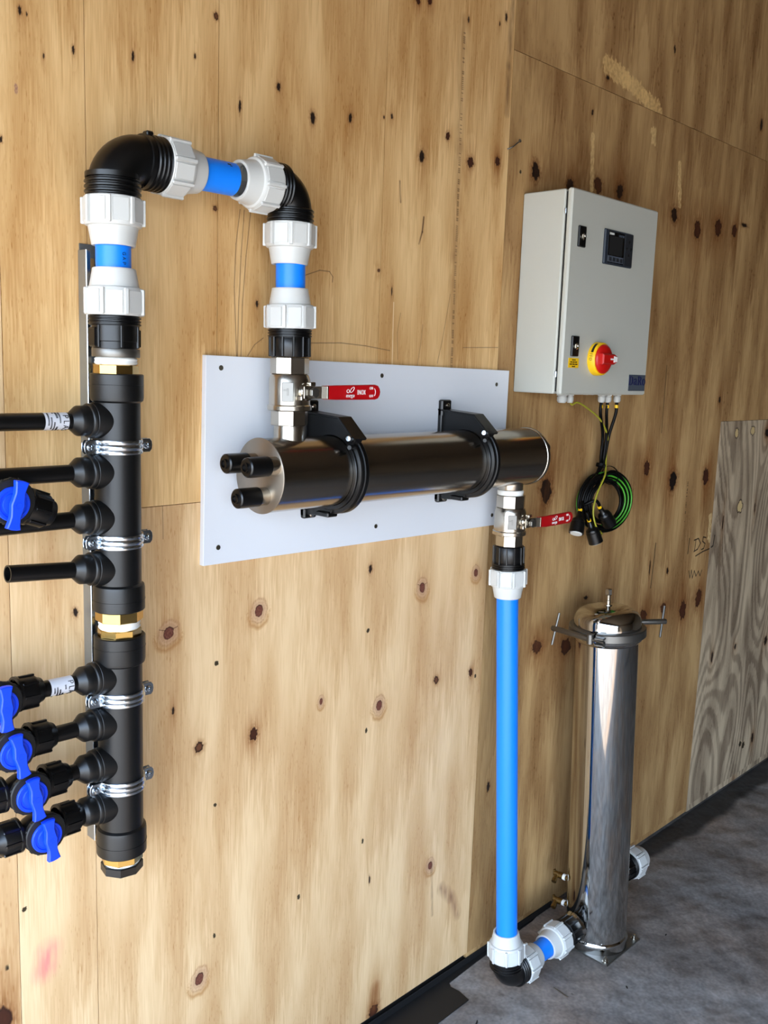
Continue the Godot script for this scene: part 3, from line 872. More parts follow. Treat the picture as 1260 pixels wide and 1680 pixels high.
# ---------------------------------------------------------------- manifold
func manifold(label: String, xc: float, y0: float, y1: float, sock: float, branches: Array) -> Node3D:
	var t := thing("pipe_manifold", label, "manifold", Transform3D(Basis.IDENTITY, Vector3(xc, y0, 0.08)))
	var h := y1 - y0
	var r := 0.0345
	part(t, "body", MB.new().lathe([V(0.02, 0.01), V(r, 0.01), V(r, h - 0.01), V(0.02, h - 0.01)], Transform3D.IDENTITY, 56), M.black_pipe)
	part(t, "socket", MB.new().lathe([V(0.031, 0.003), V(0.0335, 0), V(0.038, 0), V(0.0395, 0.0015), V(0.0395, sock - 0.005), V(0.0385, sock), V(0.0345, sock + 0.003)], Transform3D.IDENTITY, 56), M.black_pipe)
	part(t, "socket", MB.new().lathe([V(0.0345, h - sock - 0.003), V(0.0385, h - sock), V(0.0395, h - sock + 0.005), V(0.0395, h - 0.0015), V(0.038, h), V(0.0335, h), V(0.031, h - 0.003)], Transform3D.IDENTITY, 56), M.black_pipe)
	for y in [sock * 0.42, h - sock * 0.42]:
		part(t, "weld_ring", MB.new().lathe([V(0.0385, y), V(0.0401, y + 0.0006), V(0.0385, y + 0.0012)], Transform3D.IDENTITY, 48), M.black_pipe)
	for b in branches:
		var d := Vector3(-1, b[2], 0).normalized()
		var xf := axis(Vector3(0, b[0] - y0 - b[2] * 0.06, 0), d)
		part(t, "branch_socket", MB.new().lathe([V(0.0275, 0.012), V(0.0268, 0.040), V(0.0262, 0.043), V(0.0256, 0.0435), V(0.0256, 0.049), V(0.0245, 0.0505), V(0.0228, 0.0510), V(0.0224, 0.058), V(0.0224, 0.0655), V(0.0215, 0.0672), V(0.0130, 0.0772), V(0.010, 0.0775)], xf, 44), M.black_pipe)
		var l: float = b[1]
		var pp := part(t, "branch_pipe", MB.new().lathe([V(0.0095, 0.07), V(0.0125, 0.07), V(0.0125, l), V(0.0103, l), V(0.0100, l - 0.05), V(0.0, l - 0.05)], xf, 36), M.black_plastic)
		if b[3]:
			var stick := part(pp, "sticker", MB.new().lathe([V(0.01265, 0.0835), V(0.01265, 0.1195)], xf, 40), M.sticker, Transform3D.IDENTITY, "silver printed sticker")
	for b in branches:
		if b[3]:
			_sticker_print(t, Vector3(0, b[0] - y0, 0))
	return t

# the sticker's lettering runs round the pipe, bold word first, then rows of fine print
func _sticker_print(t: Node3D, at: Vector3) -> void:
	var st: Node = null
	for c in t.get_children():
		if c.has_node("sticker"):
			st = c.get_node("sticker")
	var lets := ["P", "L", "A", "S"]
	for k in 4:
		var a := deg_to_rad(34.0 - 36.0 * k)
		var nrm := Vector3(0, sin(a), cos(a))
		var up := Vector3(1, 0, 0)
		var b := Basis(up.cross(nrm), up, nrm)
		text(st, lets[k], 0.0085, M.ink_black, Transform3D(b, at + Vector3(-0.0885, 0, 0) + nrm * 0.0128))
	var rows := MB.new()
	for row in 5:
		for k in 22:
			if sin(k * 12.9 + row * 7.7) > -0.35:
				var a := deg_to_rad(75.0 - 8.0 * k)
				rows.box(Vector3(-0.0975 - row * 0.0043, 0, 0.0127), Vector3(0.0022 if row != 1 else 0.003, 0.0012, 0.0004), 0.0, Transform3D(Basis(Vector3(1, 0, 0), -a), at))
	part(st, "fine_print", rows, M.ink_black)

func pipe_clamp(label: String, at: Vector3) -> void:
	var t := thing("pipe_clamp", label, "clamp", Transform3D(Basis.IDENTITY, at), "zinc clamps on the manifolds")
	var h := 0.0105
	var prof := [V(0.0350, -h), V(0.0375, -h), V(0.0385, -h + 0.003), V(0.0372, -h + 0.006), V(0.0385, -0.003), V(0.0390, 0.0), V(0.0385, 0.003), V(0.0372, h - 0.006), V(0.0385, h - 0.003), V(0.0375, h), V(0.0350, h), V(0.0350, -h)]
	part(t, "band", MB.new().lathe(prof, Transform3D.IDENTITY, 56, 0.12, PI - 0.12, 50.0), M.zinc, Transform3D.IDENTITY, "front half of the band")
	part(t, "band", MB.new().lathe(prof, Transform3D.IDENTITY, 56, PI + 0.12, TAU - 0.12, 50.0), M.zinc)
	for s in [-1.0, 1.0]:
		var ear := PackedVector2Array([V(s * 0.033, -h), V(s * 0.053, -h), V(s * 0.0565, -h * 0.6), V(s * 0.0575, 0), V(s * 0.0565, h * 0.6), V(s * 0.053, h), V(s * 0.033, h)])
		for z in [-0.0055, 0.0035]:
			part(t, "ear", MB.new().prism(ear, 0.0, 0.0022, 0.0005, Transform3D(Basis(Vector3(1, 0, 0), Vector3(0, 0, 1), Vector3(0, -1, 0)), Vector3(0, 0, z))), M.zinc)
		var sx := Transform3D(Basis(Vector3(1, 0, 0), PI / 2), Vector3(s * 0.0475, 0, 0.005))
		part(t, "clamp_screw", MB.new().lathe([V(0.003, -0.018), V(0.003, 0.0), V(0.0058, 0.0), V(0.0058, 0.002), V(0.0045, 0.0042), V(0.0, 0.0048)], sx, 20).box(Vector3(0, 0.0046, 0), Vector3(0.006, 0.001, 0.0012), 0.0, sx).box(Vector3(0, 0.0046, 0), Vector3(0.0012, 0.001, 0.006), 0.0, sx), M.zinc)
	part(t, "back_stud", MB.new().lathe([V(0.0, 0.0), V(0.009, 0.0), V(0.009, 0.02), V(0.0, 0.02)], axis(Vector3(0, 0, -0.052), Vector3(0, 0, 1), Vector3.UP), 20), M.zinc)

# ---------------------------------------------------------------- plastic ball valve with blue handle
var tap_proto: Node3D

func tap_nut(y0: float, y1: float, flip: bool) -> MB:
	var mb := MB.new()
	var l := y1 - y0
	var xf := Transform3D(Basis.IDENTITY, Vector3(0, y0, 0))
	if flip:
		xf = Transform3D(Basis(Vector3(0, 0, 1), PI), Vector3(0, y1, 0))
	mb.lathe([V(0.0128, 0.0), V(0.0175, 0.0), V(0.0185, 0.002), V(0.0190, 0.005), V(0.0238, 0.011), V(0.0243, 0.013), V(0.0243, l - 0.006), V(0.0262, l - 0.005), V(0.0262, l - 0.001), V(0.022, l)], xf, 40)
	for k in 8:
		var a := TAU * k / 8.0
		var r := V(cos(a), sin(a))
		var t := V(-r.y, r.x)
		mb.prism(PackedVector2Array([r * 0.022 - t * 0.0022, r * 0.0263 - t * 0.0016, r * 0.0263 + t * 0.0016, r * 0.022 + t * 0.0022]), 0.010, l - 0.005, 0.001, xf)
	return mb

func make_tap(label: String) -> Node3D:
	var t := thing("plastic_tap", label, "tap", Transform3D.IDENTITY, "blue handled taps on the manifold branches")
	# local +y runs along the pipe away from the manifold, local z faces out from the wall
	part(t, "nut", tap_nut(0.0, 0.040, false), M.black_plastic)
	part(t, "nut", tap_nut(0.100, 0.140, true), M.black_plastic)
	part(t, "body", MB.new().lathe([V(0.015, 0.036), V(0.0165, 0.038), V(0.0165, 0.045), V(0.0205, 0.051), V(0.0235, 0.059), V(0.0245, 0.070), V(0.0235, 0.081), V(0.0205, 0.089), V(0.0165, 0.095), V(0.0165, 0.102), V(0.015, 0.104)], Transform3D.IDENTITY, 36), M.black_plastic)
	var st := axis(Vector3(0, 0.070, 0), Vector3(0, 0, 1), Vector3(0, 1, 0))
	var neck := MB.new().lathe([V(0.020, 0.012), V(0.024, 0.016), V(0.0305, 0.018), V(0.0315, 0.020), V(0.0315, 0.0255), V(0.0300, 0.027), V(0.0245, 0.0275), V(0.0, 0.0275)], st, 44)
	for k in 16:
		neck.box(Vector3(0.0315, 0.0225, 0), Vector3(0.002, 0.005, 0.004), 0.0005, st * Transform3D(Basis(Vector3.UP, TAU * k / 16.0), Vector3.ZERO))
	part(t, "stem_collar", neck, M.black_rubber)
	var disk := MB.new().lathe([V(0.0235, 0.026), V(0.0235, 0.0295), V(0.0225, 0.031), V(0.0190, 0.031), V(0.0180, 0.0295), V(0.0150, 0.0295), V(0.0140, 0.0315), V(0.0, 0.0320)], st, 44)
	var hd := part(t, "handle", disk, M.blue_handle, Transform3D.IDENTITY, "bright blue plastic handle")
	var shape := PackedVector2Array([V(-0.0092, -0.0365), V(-0.003, -0.0378), V(0.004, -0.0375), V(0.0096, -0.036), V(0.0078, -0.027), V(0.0068, -0.018), V(0.0080, -0.009), V(0.0094, 0.0), V(0.0080, 0.009), V(0.0068, 0.018), V(0.0078, 0.027), V(0.0096, 0.036), V(0.004, 0.0375), V(-0.003, 0.0378), V(-0.0092, 0.0365), V(-0.0076, 0.027), V(-0.0066, 0.018), V(-0.0078, 0.009), V(-0.0092, 0.0), V(-0.0078, -0.009), V(-0.0066, -0.018), V(-0.0076, -0.027)])
	for k in shape.size():
		shape[k].y *= 0.88
	part(hd, "grip", MB.new().prism(shape, 0.0355, 0.0455, 0.0015, st * Transform3D(Basis(Vector3.UP, PI / 2), Vector3.ZERO)).box(Vector3(0, 0.033, 0), Vector3(0.040, 0.008, 0.008), 0.001, st), M.blue_handle)
	part(hd, "grip_dimple", MB.new().lathe([V(0.0042, 0.0452), V(0.0042, 0.0459), V(0.0036, 0.0459), V(0.0036, 0.0452)], st, 24), M.blue_handle)
	return t

func turn_handle(t: Node3D, deg: float) -> void:
	var h: Node3D = t.get_node("handle")
	var c := Vector3(0, 0.070, 0)
	var b := Basis(Vector3(0, 0, 1), deg_to_rad(deg))
	h.transform = Transform3D(b, c - b * c + Vector3(-0.003, 0, 0))

# ---------------------------------------------------------------- build
func _ready() -> void:
	rng.seed = 7
	var cam := Camera3D.new()
	cam.name = "camera"
	cam.fov = 57.471
	cam.near = 0.05
	cam.far = 200.0
	cam.transform = Transform3D(Basis(Vector3(0.697614, 0.033956, 0.715668), Vector3(0.087368, 0.98739, -0.132011), Vector3(-0.711127, 0.154619, 0.685851)).orthonormalized(), Vector3(0, 1.53, 1.36))
	add_child(cam)
	cam.current = true
	var env := Environment.new()
	env.background_mode = Environment.BG_SKY
	var sky := Sky.new()
	var sm := ProceduralSkyMaterial.new()
	sm.sky_top_color = Color(0.66, 0.79, 0.96)
	sm.sky_horizon_color = Color(0.88, 0.93, 0.975)
	sm.sky_curve = 0.25
	sm.ground_bottom_color = Color(0.45, 0.43, 0.40)
	sm.ground_horizon_color = Color(0.62, 0.60, 0.57)
	sm.sky_energy_multiplier = 2.0
	sm.ground_energy_multiplier = 1.0
	sky.sky_material = sm
	env.sky = sky
	env.tonemap_mode = Environment.TONE_MAPPER_LINEAR
	env.tonemap_exposure = 2.52
	env.sdfgi_enabled = true
	env.ssao_enabled = true
	env.ssil_enabled = true
	var we := WorldEnvironment.new()
	we.name = "world"
	we.environment = env
	add_child(we)
	var sun := DirectionalLight3D.new()
	sun.name = "sun"
	sun.light_energy = 3.2
	sun.light_color = Color(1.0, 0.95, 0.87)
	sun.light_angular_distance = 0.6
	sun.shadow_enabled = true
	sun.basis = Basis.looking_at(Vector3(0.66, -0.80, 0.40))
	add_child(sun)

	face_font = SystemFont.new()
	face_font.font_names = PackedStringArray(["Droid Sans"])
	face_font.font_weight = 400
	serif_font = SystemFont.new()
	serif_font.font_names = PackedStringArray(["Droid Serif"])
	serif_font.font_weight = 700
	make_materials()

	# the shed: open to the yard at its left end, behind the camera
	struct("ground", MB.new().box(Vector3(-13.62, -0.17, 3.0), Vector3(26.0, 0.3, 40.0)), M.yard, "pale concrete yard outside the open end")
	build_floor()
	build_wall()
	struct("ceiling", MB.new().box(Vector3(2.7, 3.06, 3.2), Vector3(6.84, 0.12, 6.7)), M.room_ceiling, "boarded ceiling above the frame")
	struct("wall_right", MB.new().box(Vector3(6.06, 1.5, 3.2), Vector3(0.12, 3.0, 6.6)), M.room_board, "far end wall of the shed")
	struct("wall_front", MB.new().box(Vector3(2.7, 1.5, 6.46), Vector3(6.84, 3.0, 0.12)), M.room_board, "wall facing the pipework")
	struct("wall_left", MB.new().box(Vector3(-0.66, 2.58, 3.2), Vector3(0.12, 0.84, 6.4)).box(Vector3(-0.66, 1.08, 6.2), Vector3(0.12, 2.16, 0.4)), M.room_board, "header and jamb of the open end")

	build_left_run()
	build_right_run()
	build_filter()
	build_cabinet()
	build_cables()
	build_small()

func build_left_run() -> void:
	# galvanised channel
	var ch := thing("strut_channel", "galvanised steel channel screwed to plywood behind the black manifolds", "channel", Transform3D(Basis.IDENTITY, Vector3(0.7401, 0.735, 0)))
	var hh := 0.953
	var up := Transform3D.IDENTITY
	part(ch, "side_wall", MB.new().box(Vector3(-0.0193, hh / 2, 0.0125), Vector3(0.0025, hh, 0.024), 0.0006), M.galvanised)
	part(ch, "side_wall", MB.new().box(Vector3(0.0193, hh / 2, 0.0125), Vector3(0.0025, hh, 0.024), 0.0006), M.galvanised)
	for s in [-1.0, 1.0]:
		part(ch, "lip", MB.new().box(Vector3(s * 0.0168, hh / 2, 0.0245), Vector3(0.0075, hh, 0.0022), 0.0008).box(Vector3(s * 0.0138, hh / 2, 0.021), Vector3(0.0022, hh, 0.007), 0.0006), M.zinc)
	var slots := 18
	var bw := MB.new()
	var pitch := hh / slots
	for k in slots:
		var y := pitch * (k + 0.5)
		bw.box(Vector3(-0.0125, y, 0.0015), Vector3(0.0125, pitch * 0.62, 0.002))
		bw.box(Vector3(0.0125, y, 0.0015), Vector3(0.0125, pitch * 0.62, 0.002))
		bw.box(Vector3(0, y + pitch * 0.5, 0.0015), Vector3(0.0375, pitch * 0.38, 0.002))
	part(ch, "slotted_web", bw, M.galvanised)

	# the two manifolds
	manifold("upper black manifold with one short open branch and three leaving the frame", 0.7375, 1.1401, 1.5046, 0.040,
		[[1.4349, 0.42, 0.0, true], [1.3585, 0.42, 0.0, false], [1.2883, 0.42, 0.0, false], [1.2113, 0.176, 0.075, false]])
	manifold("lower black manifold whose four branches each end in a blue handled tap", 0.7378, 0.7348, 1.0996, 0.044,
		[[1.0364, 0.20, 0.02, true], [0.9615, 0.20, 0.02, false], [0.8929, 0.20, 0.0, false], [0.8219, 0.20, 0.0, false]])
	pipe_clamp("zinc clamp between first and second branches of the upper manifold", Vector3(0.7375, 1.3955, 0.08))
	pipe_clamp("zinc clamp just above the short cut branch of the upper manifold", Vector3(0.7375, 1.2505, 0.08))
	pipe_clamp("zinc clamp below the stickered branch of the lower manifold", Vector3(0.7378, 1.0000, 0.08))
	pipe_clamp("lowest zinc clamp, above the bottom tap branch", Vector3(0.7378, 0.8540, 0.08))

	# brass pieces
	var a := thing("brass_nipple", "brass nipple with white tape between upper manifold and winged adaptor", "nipple", Transform3D(Basis.IDENTITY, Vector3(0.7365, 1.5046, 0.08)))
	part(a, "hex", hex_mesh(0.0305, -0.006, 0.0136, 0.12), M.brass)
	part(a, "thread_tape", MB.new().lathe([V(0.02, 0.0136), V(0.0298, 0.0136), V(0.0318, 0.016), V(0.0305, 0.019), V(0.0315, 0.022), V(0.029, 0.0244), V(0.02, 0.0244)], up, 40), M.ptfe_tape)
	part(a, "steel_ring", MB.new().lathe([V(0.02, 0.0244), V(0.0345, 0.0244), V(0.0352, 0.0255), V(0.0352, 0.0358), V(0.0345, 0.037), V(0.02, 0.037)], up, 44), M.cast_steel)
	var b := thing("brass_union", "brass union wrapped in white tape joining the two black manifolds", "union", Transform3D(Basis.IDENTITY, Vector3(0.7377, 1.0996, 0.08)))
	part(b, "hex", hex_mesh(0.0312, -0.006, 0.0115, 0.3), M.brass)
	part(b, "hex", hex_mesh(0.0335, 0.0235, 0.043, 0.1), M.brass)
	part(b, "thread_tape", MB.new().lathe([V(0.02, 0.011), V(0.0305, 0.011), V(0.0322, 0.0135), V(0.0308, 0.0165), V(0.0322, 0.020), V(0.0305, 0.0235), V(0.02, 0.0235)], up, 40), M.ptfe_tape)
	var c := thing("end_plug", "black octagonal plug in brass bush closing the bottom of the lower manifold", "plug", Transform3D(Basis.IDENTITY, Vector3(0.7380, 0.7026, 0.08)))
	part(c, "cap", hex_mesh(0.0310, 0.0, 0.0145, 0.2, 8), M.black_plastic)
	part(c, "thread_tape", MB.new().lathe([V(0.02, 0.0145), V(0.0285, 0.0145), V(0.0295, 0.0165), V(0.0285, 0.019), V(0.02, 0.019)], up, 40), M.ptfe_tape)
	part(c, "brass_bush", hex_mesh(0.0308, 0.018, 0.038, 0.3, 8), M.brass)

	# column up to the top elbow
	adaptor("black winged adaptor and white nut above the brass nipple on upper manifold", Vector3(0.7350, 1.5416, 0.08), Vector3.UP, 0.0483, "winged")
	var gp := straight_pipe("short upright blue pipe above the left manifold, printed with letters", Vector3(0.7342, 1.64, 0.08), Vector3(0.7338, 1.71, 0.08))
	for k in 3:
		var s: String = ["G", "A", "P"][k]
		var an := deg_to_rad(6.0)
		var nrm := Vector3(sin(an), 0, cos(an))
		var upv := Vector3(nrm.z, 0, -nrm.x)
		text(gp, s, 0.0058, M.ink_black, Transform3D(Basis(upv.cross(nrm), upv, nrm), Vector3(0, 0.0385 - 0.0068 * k, 0) + nrm * 0.0256))
	elbow("left black elbow with white nuts at the top of the manifold column", Vector3(0.7335, 1.8175, 0.0815), Vector3(0, -1, 0), Vector3(1, 0, 0), 0.0592, 0.078)
	var hp := straight_pipe("short level blue pipe linking the two top elbows", Vector3(0.875, 1.8178, 0.082), Vector3(0.945, 1.8178, 0.083))
	var dash := MB.new()
	dash.box(Vector3(0, 0, 0), Vector3(0.0025, 0.006, 0.0004)).box(Vector3(0.004, 0.002, 0), Vector3(0.0016, 0.004, 0.0004))
	part(hp, "printed_mark", dash, M.ink_black, Transform3D(Basis(Vector3.UP, -0.80), Vector3.ZERO).translated_local(Vector3(0, 0.052, 0.0256)))

	# taps
	var taps := [
		["blue handled tap on the uppermost branch of the lower manifold, below the sticker", 1.0390, 0.131, 2.0, 0.08],
		["blue handled tap on the second branch of the lower manifold", 0.9640, 0.113, 11.0, 0.08],
		["blue handled tap on the third branch of the lower manifold", 0.8929, 0.091, 8.0, 0.08],
		["lowest blue handled tap, on the branch nearest the end plug", 0.8219, 0.070, 7.0, 0.08],
	]
	for k in taps.size():
		var q: Array = taps[k]
		var xf := axis(Vector3(0.7378 - q[2], q[1], q[4]), Vector3(-1, 0.02 if k < 2 else 0.0, 0))
		if tap_proto == null:
			tap_proto = make_tap(q[0])
			tap_proto.transform = xf
			turn_handle(tap_proto, q[3])
		else:
			var c2 := relabel(tap_proto, q[0], xf)
			turn_handle(c2, q[3])
	var far := relabel(tap_proto, "blue handled tap in front of the upper manifold's third branch, at the frame edge", axis(Vector3(0.606, 1.3095, 0.126), Vector3(-1, 0.38, 0)))
	turn_handle(far, 8.0)
	part(far, "tail_pipe", MB.new().lathe([V(0.0, 0.13), V(0.0125, 0.13), V(0.0125, 0.40), V(0.0, 0.40)], up, 32), M.black_plastic)

func build_right_run() -> void:
	var up := Transform3D.IDENTITY
	# white board
	var pb := thing("mounting_panel", "white board screwed to the plywood behind the stainless tube", "panel", Transform3D(Basis(Vector3(0, 0, 1), deg_to_rad(-0.62)), Vector3(1.3755, 1.349, 0)))
	part(pb, "board", MB.new().box(Vector3(0, 0, 0.0062), Vector3(0.862, 0.3685, 0.0116), 0.0007), M.panel_white)
	for s in [[0.976, 1.5125], [1.376, 1.510], [1.760, 1.500], [0.976, 1.195], [1.376, 1.198], [1.772, 1.190]]:
		part(pb, "panel_screw", MB.new().lathe([V(0.0046, 0.0), V(0.0046, 0.0008), V(0.0038, 0.0011), V(0.0012, 0.0004), V(0.0, 0.0004)], axis(Vector3(s[0] - 1.3755, s[1] - 1.349, 0.0118), Vector3(0, 0, 1), Vector3.UP), 16), M.screw_steel)

	elbow("right black elbow with white nuts above the upper chrome valve", Vector3(1.068, 1.8190, 0.0835), Vector3(-1, 0, 0), Vector3(0, -1, 0), 0.0445, 0.0545)
	straight_pipe("short upright blue pipe above the upper chrome valve", Vector3(1.0702, 1.64, 0.085), Vector3(1.0692, 1.71, 0.085))
	adaptor("black ribbed adaptor and white nut screwed into the upper chrome valve", Vector3(1.0712, 1.5397, 0.085), Vector3(-0.018, 1, 0), 0.0483, "ribbed")
	ball_valve("upper chrome ball valve with red lever, on the tube's left end", Transform3D(Basis(Vector3(0, 0, 1), 0.012), Vector3(1.0727, 1.4205, 0.085)), false)

	# stainless tube
	var o := Vector3(1.005, 1.334, 0.088)
	var t := thing("steel_chamber", "horizontal stainless steel treatment tube held by two black brackets", "tube", axis(o, Vector3(1, 0, 0)))
	var r := 0.0652
	part(t, "body", MB.new().lathe([V(r, 0.002), V(r, 0.783)], up, 72), M.tube_steel)
	part(t, "end_cap", MB.new().lathe([V(0.0, 0.0), V(0.0655, 0.0), V(0.0664, 0.0006), V(0.0664, 0.0022), V(0.0655, 0.0028), V(r - 0.001, 0.003)], up, 72), M.brushed_cap)
	part(t, "end_cap", MB.new().lathe([V(r - 0.001, 0.776), V(0.0664, 0.777), V(0.0672, 0.779), V(0.0672, 0.784), V(0.0664, 0.786), V(0.0, 0.786)], up, 72), M.nickel)
	# local frame: y along the tube, z out of the wall, x straight down
	for q in [[1.356, 0.131], [1.357, 0.073], [1.301, 0.105]]:
		var lx := Transform3D(Basis.IDENTITY, Vector3(-(q[0] - o.y), 0, q[1] - o.z))
		part(t, "lamp_stub", MB.new().lathe([V(0.0, -0.02), V(0.0158, -0.02), V(0.0158, 0.002), V(0.010, 0.003)], lx, 32), M.nickel)
		part(t, "lamp_cap", MB.new().lathe([V(0.0, -0.062), V(0.0060, -0.062), V(0.0065, -0.0655), V(0.0085, -0.0655), V(0.009, -0.062), V(0.0145, -0.062), V(0.0168, -0.060), V(0.0172, -0.056), V(0.0172, -0.018), V(0.0150, -0.017)], lx, 36), M.black_plastic)
		part(t, "far_cap", MB.new().lathe([V(0.016, 0.782), V(0.016, 0.793), V(0.014, 0.797), V(0.0, 0.798)], lx, 28), M.black_plastic)
	for q in [[0.068, -1.0], [0.7335, 1.0]]:
		var px := axis(Vector3(0, q[0], -0.002), Vector3(q[1], 0, 0))
		part(t, "port", MB.new().lathe([V(0.0285, 0.052), V(0.0285, 0.080 if q[1] < 0.0 else 0.074), V(0.0277, 0.0865 if q[1] < 0.0 else 0.076), V(0.012, 0.0866 if q[1] < 0.0 else 0.076)], px, 40), M.nickel)
	part(t, "port_tape", MB.new().lathe([V(0.02, 0.0762), V(0.0290, 0.0762), V(0.0305, 0.079), V(0.0300, 0.083), V(0.0290, 0.0875), V(0.02, 0.0875)], axis(Vector3(0, 0.7335, -0.002), Vector3(1, 0, 0)), 36), M.ptfe_tape)

	bracket("left black bracket hugging the tube, below the red lever", 1.181)
	bracket("right black bracket hugging the tube, near the cabinet", 1.572)

	# run down to the floor
	var v2 := ball_valve("lower chrome ball valve with red lever, under the tube's right end", Transform3D(Basis(Vector3(0, 0, 1), 0.01), Vector3(1.7415, 1.1275, 0.087)), false)
	adaptor("black ribbed adaptor and white nut under the lower chrome valve", Vector3(1.7420, 1.1265, 0.087), Vector3(0.01, -1, 0.03), 0.0545, "ribbed")
	var pt := Vector3(1.7430, 1.02, 0.0895)
	var corner := Vector3(1.7460, 0.058, 0.148)
	straight_pipe("long upright blue pipe running down to the floor", pt, Vector3(1.7445, 0.135, 0.146))
	elbow("black elbow with white nuts resting by the floor", corner, (pt - corner).normalized(), Vector3(1, 0.0, 0.02).normalized(), 0.046, 0.050)
	straight_pipe("short level blue pipe just above the concrete floor", Vector3(1.862, 0.0585, 0.150), Vector3(1.926, 0.060, 0.152), 0.0255)
	adaptor("black adaptor and white nut on the filter's lower nozzle", Vector3(2.030, 0.0627, 0.154), Vector3(-1, -0.02, -0.02), 0.054, "ribbed")

func bracket(label: String, x: float) -> void:
	var t := thing("tube_bracket", label, "bracket", Transform3D(Basis.IDENTITY, Vector3(x, 1.334, 0.0)), "black brackets of the stainless tube")
	var cy := 0.088
	var ro := 0.0805
	# side outline in (z, height), cut round the tube
	var outline := PackedVector2Array([V(0.0125, -0.092), V(0.050, -0.088), V(0.088, -0.082), V(0.14, -0.04), V(0.160, 0.020), V(0.150, 0.062), V(0.118, 0.098), V(0.0125, 0.104)])
	var circle := PackedVector2Array()
	for k in 48:
		circle.append(V(cy + cos(TAU * k / 48.0) * 0.0662, sin(TAU * k / 48.0) * 0.0662))
	var cut := PackedVector2Array()
	for k in 49:
		var a := deg_to_rad(40.0 + 240.0 * k / 48.0)
		cut.append(V(cy + cos(a) * 0.0662, sin(a) * 0.0662))
	var arm := PackedVector2Array([V(0.090, -0.084), V(0.060, -0.0885), V(0.0125, -0.092), V(0.0125, 0.104), V(0.112, 0.098), V(0.152, 0.062)])
	var full := PackedVector2Array()
	full.append_array(arm)
	full.append_array(cut)
	var xf := Transform3D(Basis(Vector3(0, 0, 1), Vector3(1, 0, 0), Vector3(0, 1, 0)), Vector3.ZERO)
	part(t, "arm", MB.new().prism(full, -0.010, 0.010, 0.001, xf), M.black_plastic)
	part(t, "top_flange", MB.new().prism(PackedVector2Array([V(0.0125, 0.1035), V(0.112, 0.0975), V(0.153, 0.061), V(0.156, 0.0645), V(0.1135, 0.1015), V(0.0125, 0.1075)]), -0.0165, 0.0165, 0.0008, xf), M.black_plastic)
	var rx := Transform3D(Basis(Vector3(0, 0, 1), Vector3(1, 0, 0), Vector3(0, 1, 0)), Vector3(0, 0, cy))
	var w := 0.0135
	part(t, "ring", MB.new().lathe([V(0.0658, -w), V(0.0725, -w), V(0.0735, -w + 0.001), V(0.0735, -w + 0.005), V(0.080, -w + 0.0065), V(0.081, -0.004), V(0.0775, -0.0025), V(0.0775, 0.0025), V(0.081, 0.004), V(0.0815, w - 0.002), V(0.080, w), V(0.0658, w), V(0.0658, -w)], rx, 60, deg_to_rad(-100.0), deg_to_rad(48.0), 30.0), M.black_plastic)
	part(t, "hinge_block", MB.new().box(Vector3(0, 0.058, 0.1425), Vector3(0.036, 0.020, 0.026), 0.004, Transform3D(Basis(Vector3(1, 0, 0), 0.7), Vector3(0, 0.018, -0.036))), M.black_plastic)
	part(t, "clamp_bolt", MB.new().lathe([V(0.0, -0.002), V(0.0058, -0.002), V(0.0058, 0.004), V(0.0045, 0.0058), V(0.0, 0.006)], axis(Vector3(-0.018, 0.064, 0.146), Vector3(-1, 0.1, 0.35)), 18), M.zinc)
	part(t, "clamp_bolt", MB.new().lathe([V(0.0, -0.01), V(0.004, -0.01), V(0.004, 0.006), V(0.0, 0.006)], axis(Vector3(-0.018, 0.049, 0.150), Vector3(-1, 0.0, 0.35)), 14), M.black_plastic)
	part(t, "lower_tab", MB.new().box(Vector3(-0.004, -0.083, 0.075), Vector3(0.026, 0.009, 0.034), 0.002), M.black_plastic)
	for q in [[0.109, 0.036], [-0.089, 0.020]]:
		var y: float = q[0]
		part(t, "foot", MB.new().box(Vector3(0.0, y, 0.0185), Vector3(0.033, q[1], 0.0125), 0.003), M.black_plastic)
		part(t, "foot_screw", MB.new().lathe([V(0.005, 0.0), V(0.005, 0.002), V(0.003, 0.0035), V(0.0, 0.0038)], axis(Vector3(0.002, y + (0.006 if y > 0.0 else -0.003), 0.0245), Vector3(0, 0, 1), Vector3.UP), 18), M.nickel)
	part(t, "spine", MB.new().box(Vector3(0, 0.006, 0.018), Vector3(0.033, 0.20, 0.011), 0.002), M.black_plastic)

